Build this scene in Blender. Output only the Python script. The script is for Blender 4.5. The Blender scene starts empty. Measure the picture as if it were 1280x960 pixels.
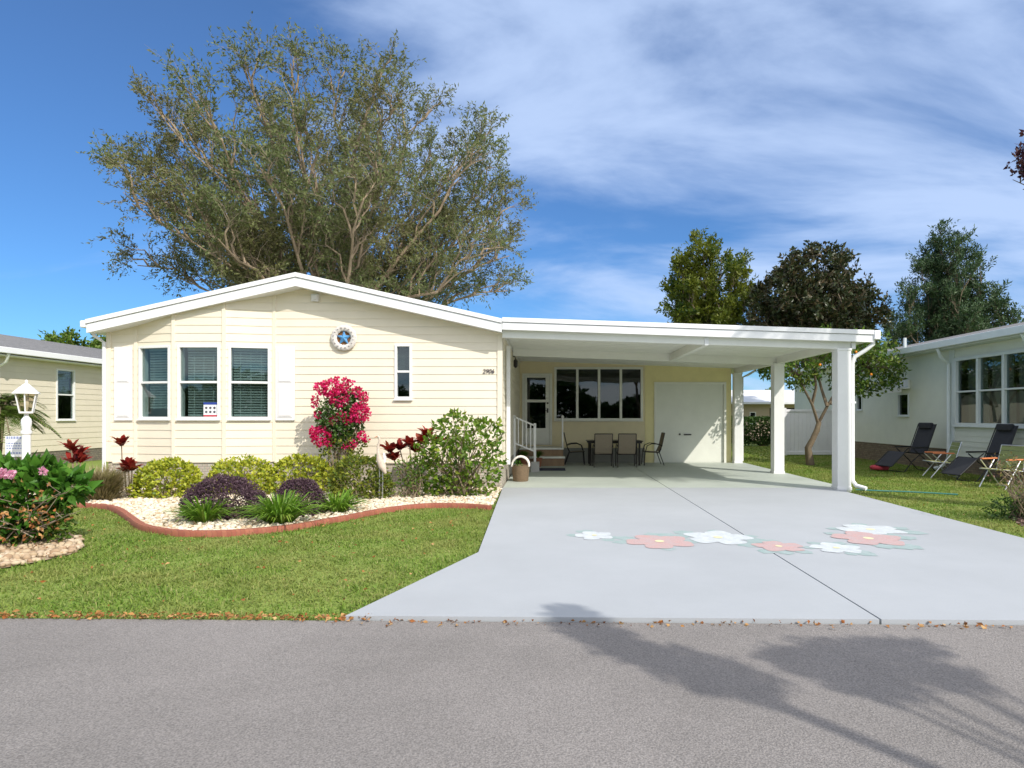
import bpy, math, random
import numpy as np
from mathutils import Vector, Matrix
random.seed(7); rng = np.random.default_rng(11)
scene = bpy.context.scene
col = scene.collection
PI = math.pi
F, CX, HY, CH = 800.0, 690.0, 520.0, 1.5      # camera of the photograph, used once to measure real places
def at(px, py, D): return ((px-CX)/F*D, D, CH+(HY-py)/F*D)
def gd(py, z=0.0): return (CH-z)*F/(py-HY)      # distance of a ground point
def gxy(px, py, z=0.0):
    D = gd(py, z); return ((px-CX)/F*D, D)
SAZ, SEL = math.radians(40.5), math.radians(40)

# ------------------------------------------------------------------ materials
def nodes(name):
    m = bpy.data.materials.new(name); m.use_nodes = True
    nt = m.node_tree; nt.nodes.clear()
    out = nt.nodes.new('ShaderNodeOutputMaterial')
    return m, nt, out
def N(nt, t, **kw):
    n = nt.nodes.new(t)
    for k, v in kw.items():
        if k in n.inputs.keys(): n.inputs[k].default_value = v
        else: setattr(n, k, v)
    return n
def c4(c, k=1.0): return (min(1, c[0]*k), min(1, c[1]*k), min(1, c[2]*k), 1)
def mat(name, c, rough=.6, var=.12, scale=6, bump=.0, bscale=60, metal=0, spec=.4, c2=None, stretch=None, fine=0):
    m, nt, out = nodes(name)
    b = N(nt, 'ShaderNodeBsdfPrincipled', Roughness=rough, Metallic=metal)
    b.inputs['Specular IOR Level'].default_value = spec
    tc = N(nt, 'ShaderNodeTexCoord'); src = tc.outputs['Object']
    if stretch:
        mp = N(nt, 'ShaderNodeMapping'); mp.inputs['Scale'].default_value = stretch
        nt.links.new(src, mp.inputs['Vector']); src = mp.outputs['Vector']
    n = N(nt, 'ShaderNodeTexNoise', Scale=scale, Detail=6.0, Roughness=.65)
    nt.links.new(src, n.inputs['Vector'])
    r = N(nt, 'ShaderNodeValToRGB')
    r.color_ramp.elements[0].position = .3; r.color_ramp.elements[1].position = .7
    r.color_ramp.elements[0].color = c4(c, 1-var) if c2 is None else c4(c2)
    r.color_ramp.elements[1].color = c4(c, 1+var*.5)
    nt.links.new(n.outputs['Fac'], r.inputs['Fac'])
    colout = r.outputs['Color']
    if fine:
        n3 = N(nt, 'ShaderNodeTexNoise', Scale=bscale, Detail=3.0)
        nt.links.new(src, n3.inputs['Vector'])
        mr = N(nt, 'ShaderNodeMapRange'); mr.inputs['From Min'].default_value=.3; mr.inputs['From Max'].default_value=.7
        mr.inputs['To Min'].default_value=1-fine; mr.inputs['To Max'].default_value=1+fine
        nt.links.new(n3.outputs['Fac'], mr.inputs['Value'])
        vm = N(nt, 'ShaderNodeVectorMath', operation='SCALE')
        nt.links.new(colout, vm.inputs[0]); nt.links.new(mr.outputs['Result'], vm.inputs['Scale'])
        colout = vm.outputs['Vector']
    nt.links.new(colout, b.inputs['Base Color'])
    if bump:
        n2 = N(nt, 'ShaderNodeTexNoise', Scale=bscale, Detail=4.0)
        nt.links.new(src, n2.inputs['Vector'])
        bp = N(nt, 'ShaderNodeBump', Strength=bump, Distance=.02)
        nt.links.new(n2.outputs['Fac'], bp.inputs['Height']); nt.links.new(bp.outputs['Normal'], b.inputs['Normal'])
    nt.links.new(b.outputs[0], out.inputs[0])
    return m
def leafmat(name, cols, trans=.3, rough=.5, big=None):
    """cols: list of colours; each leaf (mesh island) takes one at random"""
    m, nt, out = nodes(name)
    g = N(nt, 'ShaderNodeNewGeometry')
    r = N(nt, 'ShaderNodeValToRGB'); cr = r.color_ramp
    while len(cr.elements) < len(cols): cr.elements.new(.5)
    for i, c in enumerate(cols):
        cr.elements[i].position = i/max(1, len(cols)-1); cr.elements[i].color = c4(c)
    nt.links.new(g.outputs['Random Per Island'], r.inputs['Fac'])
    colout = r.outputs['Color']
    if big:
        tc = N(nt, 'ShaderNodeTexCoord'); n = N(nt, 'ShaderNodeTexNoise', Scale=big[0], Detail=3.0)
        nt.links.new(tc.outputs['Object'], n.inputs['Vector'])
        mx = N(nt, 'ShaderNodeMix', data_type='RGBA'); 
        rr = N(nt, 'ShaderNodeMapRange'); rr.inputs['From Min'].default_value=.42; rr.inputs['From Max'].default_value=.62; rr.inputs['To Max'].default_value=big[2]
        nt.links.new(n.outputs['Fac'], rr.inputs['Value']); nt.links.new(rr.outputs['Result'], mx.inputs['Factor'])
        nt.links.new(colout, mx.inputs[6]); mx.inputs[7].default_value = c4(big[1]); colout = mx.outputs[2]
    b = N(nt, 'ShaderNodeBsdfPrincipled', Roughness=rough); b.inputs['Specular IOR Level'].default_value = .35
    t = N(nt, 'ShaderNodeBsdfTranslucent'); mix = N(nt, 'ShaderNodeMixShader', Fac=trans)
    nt.links.new(colout, b.inputs['Base Color']); nt.links.new(colout, t.inputs['Color'])
    nt.links.new(b.outputs[0], mix.inputs[1]); nt.links.new(t.outputs[0], mix.inputs[2])
    nt.links.new(mix.outputs[0], out.inputs[0])
    return m
def glassmat(name, tint=(.75, .85, .82), refl=1.0):
    m, nt, out = nodes(name)
    tr = N(nt, 'ShaderNodeBsdfTransparent'); tr.inputs['Color'].default_value = c4(tint)
    gl = N(nt, 'ShaderNodeBsdfGlossy', Roughness=.015); gl.inputs['Color'].default_value = (.95, .98, 1, 1)
    lw = N(nt, 'ShaderNodeLayerWeight', Blend=.5)
    pw_ = N(nt, 'ShaderNodeMath', operation='POWER'); nt.links.new(lw.outputs['Facing'], pw_.inputs[0]); pw_.inputs[1].default_value = 5
    fr = N(nt, 'ShaderNodeMath', operation='MULTIPLY_ADD'); nt.links.new(pw_.outputs[0], fr.inputs[0]); fr.inputs[1].default_value = .85; fr.inputs[2].default_value = .045+.03*refl
    tc = N(nt, 'ShaderNodeTexCoord'); n = N(nt, 'ShaderNodeTexNoise', Scale=1.3, Detail=1.0)
    nt.links.new(tc.outputs['Object'], n.inputs['Vector'])
    bp = N(nt, 'ShaderNodeBump', Strength=.06, Distance=.05); nt.links.new(n.outputs['Fac'], bp.inputs['Height'])
    nt.links.new(bp.outputs['Normal'], gl.inputs['Normal'])
    mix = N(nt, 'ShaderNodeMixShader')
    nt.links.new(fr.outputs[0], mix.inputs['Fac']); nt.links.new(tr.outputs[0], mix.inputs[1]); nt.links.new(gl.outputs[0], mix.inputs[2])
    nt.links.new(mix.outputs[0], out.inputs[0])
    return m
def brickmat(name, c1, c2, mortar, scale=5, bump=.5, bw=.5, rh=.25, ms=.02, rough=.85):
    m, nt, out = nodes(name)
    tc = N(nt, 'ShaderNodeTexCoord')
    sx = N(nt, 'ShaderNodeSeparateXYZ'); nt.links.new(tc.outputs['Object'], sx.inputs[0])
    ad = N(nt, 'ShaderNodeMath', operation='ADD'); nt.links.new(sx.outputs['X'], ad.inputs[0]); nt.links.new(sx.outputs['Y'], ad.inputs[1])
    cb = N(nt, 'ShaderNodeCombineXYZ'); nt.links.new(ad.outputs[0], cb.inputs['X']); nt.links.new(sx.outputs['Z'], cb.inputs['Y'])
    b = N(nt, 'ShaderNodeBsdfPrincipled', Roughness=rough)
    t = N(nt, 'ShaderNodeTexBrick', Scale=scale); t.inputs['Color1'].default_value=c4(c1); t.inputs['Color2'].default_value=c4(c2)
    t.inputs['Mortar'].default_value=c4(mortar); t.inputs['Mortar Size'].default_value=ms
    t.inputs['Brick Width'].default_value=bw; t.inputs['Row Height'].default_value=rh
    nt.links.new(cb.outputs[0], t.inputs['Vector'])
    n = N(nt, 'ShaderNodeTexNoise', Scale=25.0, Detail=4.0); nt.links.new(tc.outputs['Object'], n.inputs['Vector'])
    mx = N(nt, 'ShaderNodeMix', data_type='RGBA', blend_type='MULTIPLY'); mx.inputs[0].default_value=.35
    nt.links.new(t.outputs['Color'], mx.inputs[6]); nt.links.new(n.outputs['Color'], mx.inputs[7])
    nt.links.new(mx.outputs[2], b.inputs['Base Color'])
    bp = N(nt, 'ShaderNodeBump', Strength=bump, Distance=.01); nt.links.new(t.outputs['Fac'], bp.inputs['Height']); bp.invert = True
    nt.links.new(bp.outputs['Normal'], b.inputs['Normal']); nt.links.new(b.outputs[0], out.inputs[0])
    return m

MT = {}
MT['siding'] = mat('cream_siding', (.84, .755, .60), .5, .04, 2.5, .05, 40)
MT['trim'] = mat('white_trim', (.82, .82, .80), .42, .04, 4, .02, 80)
MT['roofwhite'] = mat('white_roof_metal', (.82, .83, .84), .35, .04, 2)
MT['fascia'] = mat('white_fascia', (.84, .84, .84), .38, .05, 3)
MT['shutter'] = mat('white_shutter', (.80, .78, .77), .5, .03, 6)
MT['skirt'] = brickmat('pale_block_skirting', (.52, .46, .38), (.62, .56, .46), (.30, .27, .22), 5)
MT['skirtgrey'] = mat('grey_skirting', (.30, .30, .27), .7, .1, 5, .1)
MT['skirttan'] = brickmat('brown_stone_skirting', (.20, .15, .10), (.28, .22, .15), (.12, .10, .08), 4, .8)
MT['skirtstone'] = brickmat('grey_stone_skirting', (.22, .19, .15), (.30, .26, .20), (.14, .12, .10), 4, .8)
MT['blind'] = mat('blind_slat', (.78, .82, .80), .5, .05, 10)
MT['curtain'] = mat('dark_screen', (.10, .10, .10), .8, .1, 8)
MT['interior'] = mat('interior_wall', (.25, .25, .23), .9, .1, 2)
MT['glass'] = glassmat('window_glass', (.64, .71, .70), .6)
MT['glassdark'] = glassmat('tinted_glass', (.28, .32, .33), .5)
MT['tanwall'] = mat('tan_wall_panel', (.80, .70, .45), .6, .06, 3, .05, 30)
MT['yellow'] = mat('yellow_wall_panel', (.85, .76, .40), .55, .06, 3, .05, 30)
MT['doorwhite'] = mat('painted_door', (.80, .80, .72), .45, .05, 5)
MT['garage'] = mat('painted_garage_door', (.76, .77, .69), .5, .05, 2.5, .05, 30)
MT['ceiling'] = mat('carport_ceiling', (.80, .80, .74), .5, .05, 3)
MT['metaldark'] = mat('dark_bronze_metal', (.035, .03, .028), .4, .1, 10, metal=.3)
MT['sling'] = mat('tan_sling_fabric', (.30, .25, .18), .8, .1, 30, .2, 300)
MT['black'] = mat('black_fabric', (.03, .032, .04), .75, .2, 20, .1, 200)
MT['blackplastic'] = mat('black_plastic', (.02, .02, .02), .4, .1, 20)
MT['steel'] = mat('aluminium_tube', (.62, .63, .64), .3, .06, 10, metal=.8)
MT['asphalt'] = mat('asphalt', (.25, .23, .217), .92, .12, .55, .5, 110, fine=.34, c2=(.19, .176, .165))
MT['dirt'] = mat('lawn_soil', (.085, .11, .025), .95, .3, 3, .4, 60, c2=(.12, .11, .04))
MT['ground'] = mat('grass_ground', (.19, .25, .05), .95, .3, 1.2, .5, 45, c2=(.15, .20, .035), fine=.4)
MT['drive'] = mat('painted_concrete', (.39, .41, .43), .75, .09, .45, .12, 160, fine=.035)
MT['slab'] = mat('carport_concrete', (.46, .50, .45), .6, .10, .9, .1, 150, c2=(.40, .44, .39), fine=.03)
MT['joint'] = mat('dark_joint', (.10, .09, .08), .95, .2, 20)  # dark tone of the gaps between the slabs
MT['wpaint'] = mat('mural_white', (.59, .63, .64), .75, .04, 9, fine=.08, bscale=70, c2=(.46, .49, .51))
MT['rpaint'] = mat('mural_coral', (.51, .31, .29), .75, .05, 9, fine=.10, bscale=70, c2=(.45, .37, .37))
MT['gpaint'] = mat('mural_sage', (.25, .35, .33), .75, .08, 8, c2=(.36, .42, .425), fine=.08, bscale=60)
MT['ypaint'] = mat('mural_yellow', (.72, .68, .42), .7, .1, 6)
MT['gravelbase'] = mat('gravel_base', (.40, .31, .20), .95, .2, 10, .5, 60)
MT['mulch'] = mat('mulch', (.16, .10, .07), .95, .3, 12, .8, 60, fine=.4)
MT['edging'] = brickmat('red_edging', (.33, .10, .06), (.40, .14, .08), (.20, .07, .05), 9, .6, .6, 9, .015)
MT['lampwhite'] = mat('white_enamel', (.82, .82, .82), .3, .03, 5)
MT['lampglass'] = glassmat('lantern_glass', (.75, .70, .6))
MT['bulb'] = mat('frosted_bulb', (.8, .78, .7), .3, .03, 5)
MT['wicker'] = mat('wicker', (.26, .18, .11), .8, .3, 40, .8, 120)
MT['rope'] = mat('white_rope', (.78, .74, .68), .8, .1, 40, .3, 200)
MT['terracotta'] = mat('terracotta', (.30, .12, .06), .8, .15, 12)
MT['starblue'] = mat('blue_glaze', (.10, .32, .62), .35, .25, 8)
MT['starbrown'] = mat('brown_weave', (.20, .09, .03), .8, .3, 20)
MT['ring'] = mat('whitewashed_ring', (.74, .72, .68), .7, .12, 25, .3, 80, c2=(.55, .5, .45))
MT['bark'] = mat('tan_bark', (.36, .27, .18), .9, .3, 3, .5, 30, c2=(.20, .15, .10))
MT['twig'] = mat('grey_twig', (.27, .215, .155), .9, .3, 5)
MT['barkdark'] = mat('dark_bark', (.12, .09, .06), .9, .3, 6, .6, 40, c2=(.22, .17, .11))
MT['stem'] = mat('pale_stem', (.26, .20, .13), .85, .2, 12)
MT['shingle'] = mat('grey_shingle', (.22, .215, .215), .95, .3, 9, .5, 30, fine=.3, c2=(.13, .13, .135))
MT['nsiding'] = mat('beige_siding', (.76, .68, .54), .55, .05, 2)
MT['gsiding'] = mat('grey_green_siding', (.68, .71, .63), .6, .05, 2.5)
MT['gtrim'] = mat('pale_grey_trim', (.66, .71, .70), .5, .05, 4)
MT['vinyl'] = mat('white_vinyl', (.80, .80, .82), .4, .04, 4)
MT['tanbuild'] = mat('tan_stucco', (.50, .40, .30), .8, .08, 3)
MT['navy'] = mat('navy_mat', (.03, .035, .07), .95, .2, 30)
MT['hose'] = mat('teal_hose', (.05, .22, .20), .5, .1, 10)
MT['orange'] = mat('orange_plastic', (.62, .20, .08), .5, .1, 10)
MT['lime'] = mat('yellow_webbing', (.60, .58, .20), .7, .1, 15)
MT['green'] = mat('olive_webbing', (.20, .24, .10), .7, .15, 15)
MT['redcloth'] = mat('red_cushion', (.45, .05, .07), .8, .15, 10)
MT['signwhite'] = mat('sign_white', (.78, .79, .80), .5, .03, 5)
MT['signblue'] = mat('sign_blue', (.03, .06, .30), .5, .05, 5)
MT['signred'] = mat('sign_red', (.50, .03, .05), .5, .05, 5)
MT['ink'] = mat('dark_ink', (.06, .05, .07), .6, .05, 5)
MT['concrete'] = mat('plain_concrete', (.45, .44, .41), .85, .12, 6, .2, 60)
MT['wood'] = mat('weathered_wood', (.30, .20, .12), .8, .25, 6, .3, 40, stretch=(1, 1, .2))
MT['fruit'] = mat('orange_fruit', (.75, .25, .02), .5, .1, 10)

LF = {}
LF['duranta'] = leafmat('golden_leaves', [(.36, .39, .025), (.60, .60, .07), (.20, .28, .025), (.50, .53, .04), (.09, .15, .015)], .3)
LF['duranta2'] = leafmat('green_gold_leaves', [(.10, .15, .02), (.30, .32, .04), (.06, .11, .015), (.20, .24, .03)], .3)
LF['purple'] = leafmat('purple_leaves', [(.055, .028, .042), (.10, .055, .078), (.15, .09, .105), (.06, .035, .048)], .2)
LF['lily'] = leafmat('strap_leaves', [(.12, .26, .02), (.20, .36, .03), (.08, .18, .015), (.30, .42, .06)], .35)
LF['bougleaf'] = leafmat('vine_leaves', [(.03, .08, .015), (.06, .13, .02), (.09, .17, .03)], .25)
LF['bougflower'] = leafmat('magenta_bracts', [(.50, .01, .06), (.68, .015, .13), (.78, .04, .22), (.60, .01, .08)], .35)
LF['cordyline'] = leafmat('crimson_leaves', [(.24, .015, .012), (.40, .04, .025), (.12, .01, .012), (.45, .10, .04)], .3)
LF['shrub'] = leafmat('light_shrub_leaves', [(.07, .17, .012), (.13, .24, .02), (.20, .31, .03), (.05, .11, .01), (.32, .38, .045)], .35)
LF['hibiscus'] = leafmat('broad_green_leaves', [(.04, .13, .015), (.07, .20, .02), (.12, .28, .03), (.03, .09, .01)], .3)
LF['pinkbloom'] = leafmat('pink_petals', [(.80, .30, .48), (.85, .50, .62)], .35)
LF['dry'] = leafmat('dry_wisps', [(.34, .28, .15), (.24, .22, .08), (.44, .36, .22), (.18, .19, .05)], .2)
LF['palm'] = leafmat('palm_leaflets', [(.08, .15, .02), (.13, .21, .03), (.20, .26, .06), (.05, .10, .015)], .3)
LF['bigtree'] = leafmat('olive_leaves', [(.10, .14, .045), (.15, .19, .06), (.22, .25, .10), (.075, .105, .03), (.18, .215, .08)], .3, big=(.25, (.19, .165, .06), .6))
LF['yellowtree'] = leafmat('yellow_green_leaves', [(.03, .07, .01), (.05, .10, .012), (.16, .18, .015), (.04, .08, .012)], .3, big=(.6, (.20, .22, .02), .7))
LF['magnolia'] = leafmat('dark_magnolia_leaves', [(.028, .042, .015), (.05, .065, .025), (.085, .058, .026), (.035, .052, .018), (.06, .07, .028)], .15, .35)
LF['conifer'] = leafmat('grey_green_sprays', [(.035, .075, .03), (.06, .11, .045), (.09, .14, .06), (.04, .08, .025)], .2)
LF['citrus'] = leafmat('citrus_leaves', [(.05, .12, .012), (.09, .18, .02), (.16, .24, .03), (.04, .08, .01), (.24, .28, .04)], .3)
LF['hedge'] = leafmat('dark_hedge_leaves', [(.03, .07, .015), (.05, .10, .02), (.07, .14, .02)], .2)
LF['plum'] = leafmat('plum_leaves', [(.06, .02, .035), (.10, .035, .03), (.05, .015, .04)], .2)
LF['grass'] = leafmat('grass_blades', [(.10, .20, .02), (.18, .28, .035), (.26, .34, .06), (.13, .25, .025), (.38, .36, .14)], .35, .6, big=(1.1, (.31, .31, .09), .65))
LF['litter'] = leafmat('fallen_leaf', [(.35, .12, .03), (.22, .09, .03), (.45, .22, .07), (.50, .33, .15)], .1, .8)
LF['stone'] = leafmat('cream_stones', [(.60, .50, .35), (.70, .62, .47), (.78, .72, .60), (.52, .38, .23), (.72, .64, .52)], 0, .85)
LF['stone2'] = leafmat('tan_stones', [(.42, .31, .19), (.54, .43, .29), (.33, .21, .12), (.60, .50, .37)], 0, .85)

# ------------------------------------------------------------------ builders
def wloc(o):
    v = Vector((0, 0, 0))
    while o: v += o.location; o = o.parent
    return v
def link(name, me, parent=None, mats=None):
    o = bpy.data.objects.new(name, me); col.objects.link(o)
    if parent: o.parent = parent
    if mats is not None:
        for m in (mats if isinstance(mats, (list, tuple)) else [mats]): me.materials.append(m)
    return o
def tag(o, label, cat, group=None):
    o['label'] = label; o['category'] = cat
    if group: o['group'] = group
    return o
def thing(name, label, cat, loc, group=None):
    o = bpy.data.objects.new(name, None); col.objects.link(o); o.empty_display_size = .2
    o.location = loc; return tag(o, label, cat, group)
def kids(o): return [c for c in bpy.data.objects if c.parent == o]
def copy_tree(o, parent=None):
    c = o.copy(); col.objects.link(c); c.parent = parent
    for ch in kids(o): copy_tree(ch, c)
    return c
class MB:
    def __init__(s): s.v, s.f, s.m = [], [], []
    def add(s, vs, fs, mi=0):
        k = len(s.v); s.v += [tuple(v) for v in vs]
        for f in fs: s.f.append(tuple(i+k for i in f)); s.m.append(mi)
        return s
    def box(s, x0, x1, y0, y1, z0, z1, mi=0):
        return s.add([(x0,y0,z0),(x1,y0,z0),(x1,y1,z0),(x0,y1,z0),(x0,y0,z1),(x1,y0,z1),(x1,y1,z1),(x0,y1,z1)],
                     [(0,3,2,1),(4,5,6,7),(0,1,5,4),(1,2,6,5),(2,3,7,6),(3,0,4,7)], mi)
    def slab(s, pts, dz, mi=0):            # pts: 4 corners (3D, counter-clockwise from above), thickened downwards
        n = len(pts); vs = list(pts)+[(p[0],p[1],p[2]-dz) for p in pts]
        fs = [tuple(range(n)), tuple(reversed(range(n, 2*n)))]+[(i, i+n, (i+1)%n+n, (i+1)%n) for i in range(n)]
        return s.add(vs, fs, mi)
    def obox(s, fr, u0, u1, o0, o1, z0, z1, mi=0):     # box in a wall frame: along u, outward o
        P = [fr(u, o, z) for z in (z0, z1) for (u, o) in ((u0,o1),(u1,o1),(u1,o0),(u0,o0))]
        return s.add(P, [(0,3,2,1),(4,5,6,7),(0,1,5,4),(1,2,6,5),(2,3,7,6),(3,0,4,7)], mi)
    def prism(s, prof, a, b, axis='y', mi=0):   # prof: 2D polygon; axis of extrusion
        n = len(prof)
        def mk(p, t):
            return {'y': (p[0], t, p[1]), 'x': (t, p[0], p[1]), 'z': (p[0], p[1], t)}[axis]
        vs = [mk(p, a) for p in prof]+[mk(p, b) for p in prof]
        return s.add(vs, [tuple(range(n)), tuple(reversed(range(n, 2*n)))]+[(i, i+n, (i+1)%n+n, (i+1)%n) for i in range(n)], mi)
    def tube(s, pts, rad, n=8, mi=0, cap=True):
        pts = [Vector(p) for p in pts]
        if not hasattr(rad, '__len__'): rad = [rad]*len(pts)
        k = len(s.v); prev = None
        for i, p in enumerate(pts):
            d = (pts[min(i+1, len(pts)-1)]-pts[max(i-1, 0)]).normalized()
            if prev is None:
                a = d.cross(Vector((0,0,1)));
                if a.length < .05: a = d.cross(Vector((0,1,0)))
            else: a = prev - d*prev.dot(d)
            a.normalize(); prev = a; b = d.cross(a)
            for j in range(n):
                t = 2*PI*j/n; s.v.append(tuple(p+(a*math.cos(t)+b*math.sin(t))*rad[i]))
        for i in range(len(pts)-1):
            for j in range(n):
                s.f.append((k+i*n+j, k+i*n+(j+1)%n, k+(i+1)*n+(j+1)%n, k+(i+1)*n+j)); s.m.append(mi)
        if cap:
            s.f.append(tuple(k+j for j in reversed(range(n)))); s.m.append(mi)
            e = k+(len(pts)-1)*n; s.f.append(tuple(e+j for j in range(n))); s.m.append(mi)
        return s
    def lathe(s, prof, c=(0,0,0), n=20, mi=0, rot=0):     # prof: (r, z)
        k = len(s.v)
        for r, z in prof:
            for j in range(n):
                t = 2*PI*(j+rot)/n; s.v.append((c[0]+r*math.cos(t), c[1]+r*math.sin(t), c[2]+z))
        for i in range(len(prof)-1):
            for j in range(n):
                s.f.append((k+i*n+j, k+i*n+(j+1)%n, k+(i+1)*n+(j+1)%n, k+(i+1)*n+j)); s.m.append(mi)
        s.f.append(tuple(k+j for j in reversed(range(n)))); s.m.append(mi)
        e = k+(len(prof)-1)*n; s.f.append(tuple(e+j for j in range(n))); s.m.append(mi)
        return s
    def build(s, name, mats, parent=None, bevel=0, smooth=False, kind=None):
        off = wloc(parent) if parent else Vector((0,0,0))
        me = bpy.data.meshes.new(name)
        me.from_pydata([(v[0]-off.x, v[1]-off.y, v[2]-off.z) for v in s.v], [], s.f)
        ml = mats if isinstance(mats, (list, tuple)) else [mats]
        o = link(name, me, parent, ml)
        me.polygons.foreach_set('material_index', s.m)
        if smooth: me.polygons.foreach_set('use_smooth', [True]*len(s.f)); me.set_sharp_from_angle(angle=.7)
        me.update()
        if bevel:
            b = o.modifiers.new('bevel', 'BEVEL'); b.width = bevel; b.segments = 2; b.limit_method = 'ANGLE'; b.harden_normals = False
        if kind: o['kind'] = kind
        return o
def npmesh(name, V, tri, mats, parent=None, kind=None):
    off = wloc(parent) if parent else Vector((0,0,0))
    V = np.asarray(V, np.float32)-np.array(off, np.float32)
    me = bpy.data.meshes.new(name)
    me.vertices.add(len(V)); me.vertices.foreach_set('co', V.ravel())
    nt = len(tri); me.loops.add(nt*3); me.loops.foreach_set('vertex_index', np.asarray(tri, np.int32).ravel())
    me.polygons.add(nt); me.polygons.foreach_set('loop_start', np.arange(0, nt*3, 3, dtype=np.int32))
    me.update(calc_edges=True)
    o = link(name, me, parent, mats)
    if kind: o['kind'] = kind
    return o
def unit(a): return a/np.maximum(1e-6, np.linalg.norm(a, axis=-1, keepdims=True))
def rdir(n): return unit(rng.normal(size=(n, 3)))
def leafgeo(P, D, L, W, fold=.25, curl=.15):
    """rhombic folded leaves from base P along D"""
    n = len(P); D = unit(D); S = unit(np.cross(D, rdir(n))); Up = np.cross(S, D)
    L = np.broadcast_to(np.asarray(L, float).reshape(-1, 1), (n, 1)); W = np.broadcast_to(np.asarray(W, float).reshape(-1, 1), (n, 1))
    mid = P+D*L*.45+Up*L*curl*.5
    V = np.stack([P, mid+S*W*.5+Up*W*fold, P+D*L-Up*L*curl*.3, mid-S*W*.5+Up*W*fold, mid], 1).reshape(-1, 3)
    b = np.arange(n)[:, None]*5
    T = np.concatenate([b+np.array([[0, 1, 4]]), b+np.array([[1, 2, 4]]), b+np.array([[0, 4, 3]]), b+np.array([[4, 2, 3]])])
    return V, T
def leaves(name, P, D, L, W, m, parent=None, kind=None, **kw):
    V, T = leafgeo(np.asarray(P), np.asarray(D), L, W, **kw); return npmesh(name, V, T, m, parent, kind)
def bladegeo(P, D, L, W, droop=.4):
    """arching strap leaves: 3 sections"""
    n = len(P); D = unit(D); L = np.broadcast_to(np.asarray(L, float).reshape(-1, 1), (n, 1)); W = np.broadcast_to(np.asarray(W, float).reshape(-1, 1), (n, 1))
    S = unit(np.cross(D, np.array([[0, 0, 1.]])+rng.normal(size=(n, 3))*.15)); dn = np.array([[0, 0, -1.]])
    q = [P+D*L*t+dn*L*droop*t*t for t in (0, .35, .7, 1)]
    V = np.stack([q[0]-S*W*.3, q[0]+S*W*.3, q[1]-S*W*.5, q[1]+S*W*.5, q[2]-S*W*.38, q[2]+S*W*.38, q[3]], 1).reshape(-1, 3)
    b = np.arange(n)[:, None]*7
    T = np.concatenate([b+np.array([t]) for t in ([0,1,3],[0,3,2],[2,3,5],[2,5,4],[4,5,6])])
    return V, T
def blades(name, P, D, L, W, m, parent=None, kind=None, droop=.4):
    V, T = bladegeo(np.asarray(P), np.asarray(D), L, W, droop); return npmesh(name, V, T, m, parent, kind)
def inpoly(x, y, poly):
    r = np.zeros(len(x), bool); n = len(poly); j = n-1
    for i in range(n):
        xi, yi = poly[i]; xj, yj = poly[j]
        c = ((yi > y) != (yj > y)) & (x < (xj-xi)*(y-yi)/((yj-yi) or 1e-9)+xi); r ^= c; j = i
    return r
def frame(ox, oy, ang=0.0):         # wall frame: u along, o outward (to the right-hand side of u)
    c, s_ = math.cos(ang), math.sin(ang)
    return lambda u, o, z: (ox+c*u+s_*o, oy+s_*u-c*o, z)

# ------------------------------------------------------------------ siding with openings
def clip_top(poly, zt, ut0, ut1):
    """clip (u,z) polygon under the line from (ut0,zt0) to (ut1,zt1)"""
    z0, z1 = zt
    def side(p): return z0+(z1-z0)*(p[0]-ut0)/(ut1-ut0)-p[1]
    out = []
    for i in range(len(poly)):
        a, b = poly[i], poly[(i+1) % len(poly)]; sa, sb = side(a), side(b)
        if sa >= 0: out.append(a)
        if (sa >= 0) != (sb >= 0):
            t = sa/(sa-sb); out.append((a[0]+(b[0]-a[0])*t, a[1]+(b[1]-a[1])*t))
    return out
def siding(mb, fr, u0, u1, zb, top, holes=(), course=.16, lip=.0105, ubreaks=(), mi=0):
    """top(u) piecewise linear between ubreaks"""
    us = sorted(set([u0, u1]+[x for x in ubreaks if u0 < x < u1]+[x for h in holes for x in h[:2] if u0 < x < u1]))
    zmax = max(top(u) for u in us)
    zs = {zb, zmax}; z = zb
    while z < zmax: zs.add(round(z, 5)); z += course
    for h in holes: zs.add(h[2]); zs.add(h[3])
    zs = sorted(q for q in zs if zb <= q <= zmax)
    def off(z, zlo): # sawtooth
        k = math.floor((zlo-zb)/course+1e-4); return lip*(1-min(1, max(0, (z-zb-k*course)/course)))
    for i in range(len(us)-1):
        a, b = us[i], us[i+1]
        if b-a < 1e-5: continue
        for j in range(len(zs)-1):
            lo, hi = zs[j], zs[j+1]
            if hi-lo < 1e-5: continue
            cm, zm = (a+b)/2, (lo+hi)/2
            if any(h[0] < cm < h[1] and h[2] < zm < h[3] for h in holes): continue
            pol = clip_top([(a, lo), (b, lo), (b, hi), (a, hi)], (top(a), top(b)), a, b)
            if len(pol) < 3: continue
            mb.add([fr(u, off(zz, lo), zz) for u, zz in pol], [tuple(range(len(pol)))], mi)
            if abs((lo-zb)/course-round((lo-zb)/course)) < 1e-3 and lo < min(top(a), top(b)):
                mb.add([fr(a, lip, lo), fr(b, lip, lo), fr(b, -.002, lo), fr(a, -.002, lo)], [(3, 2, 1, 0)], mi)

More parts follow.
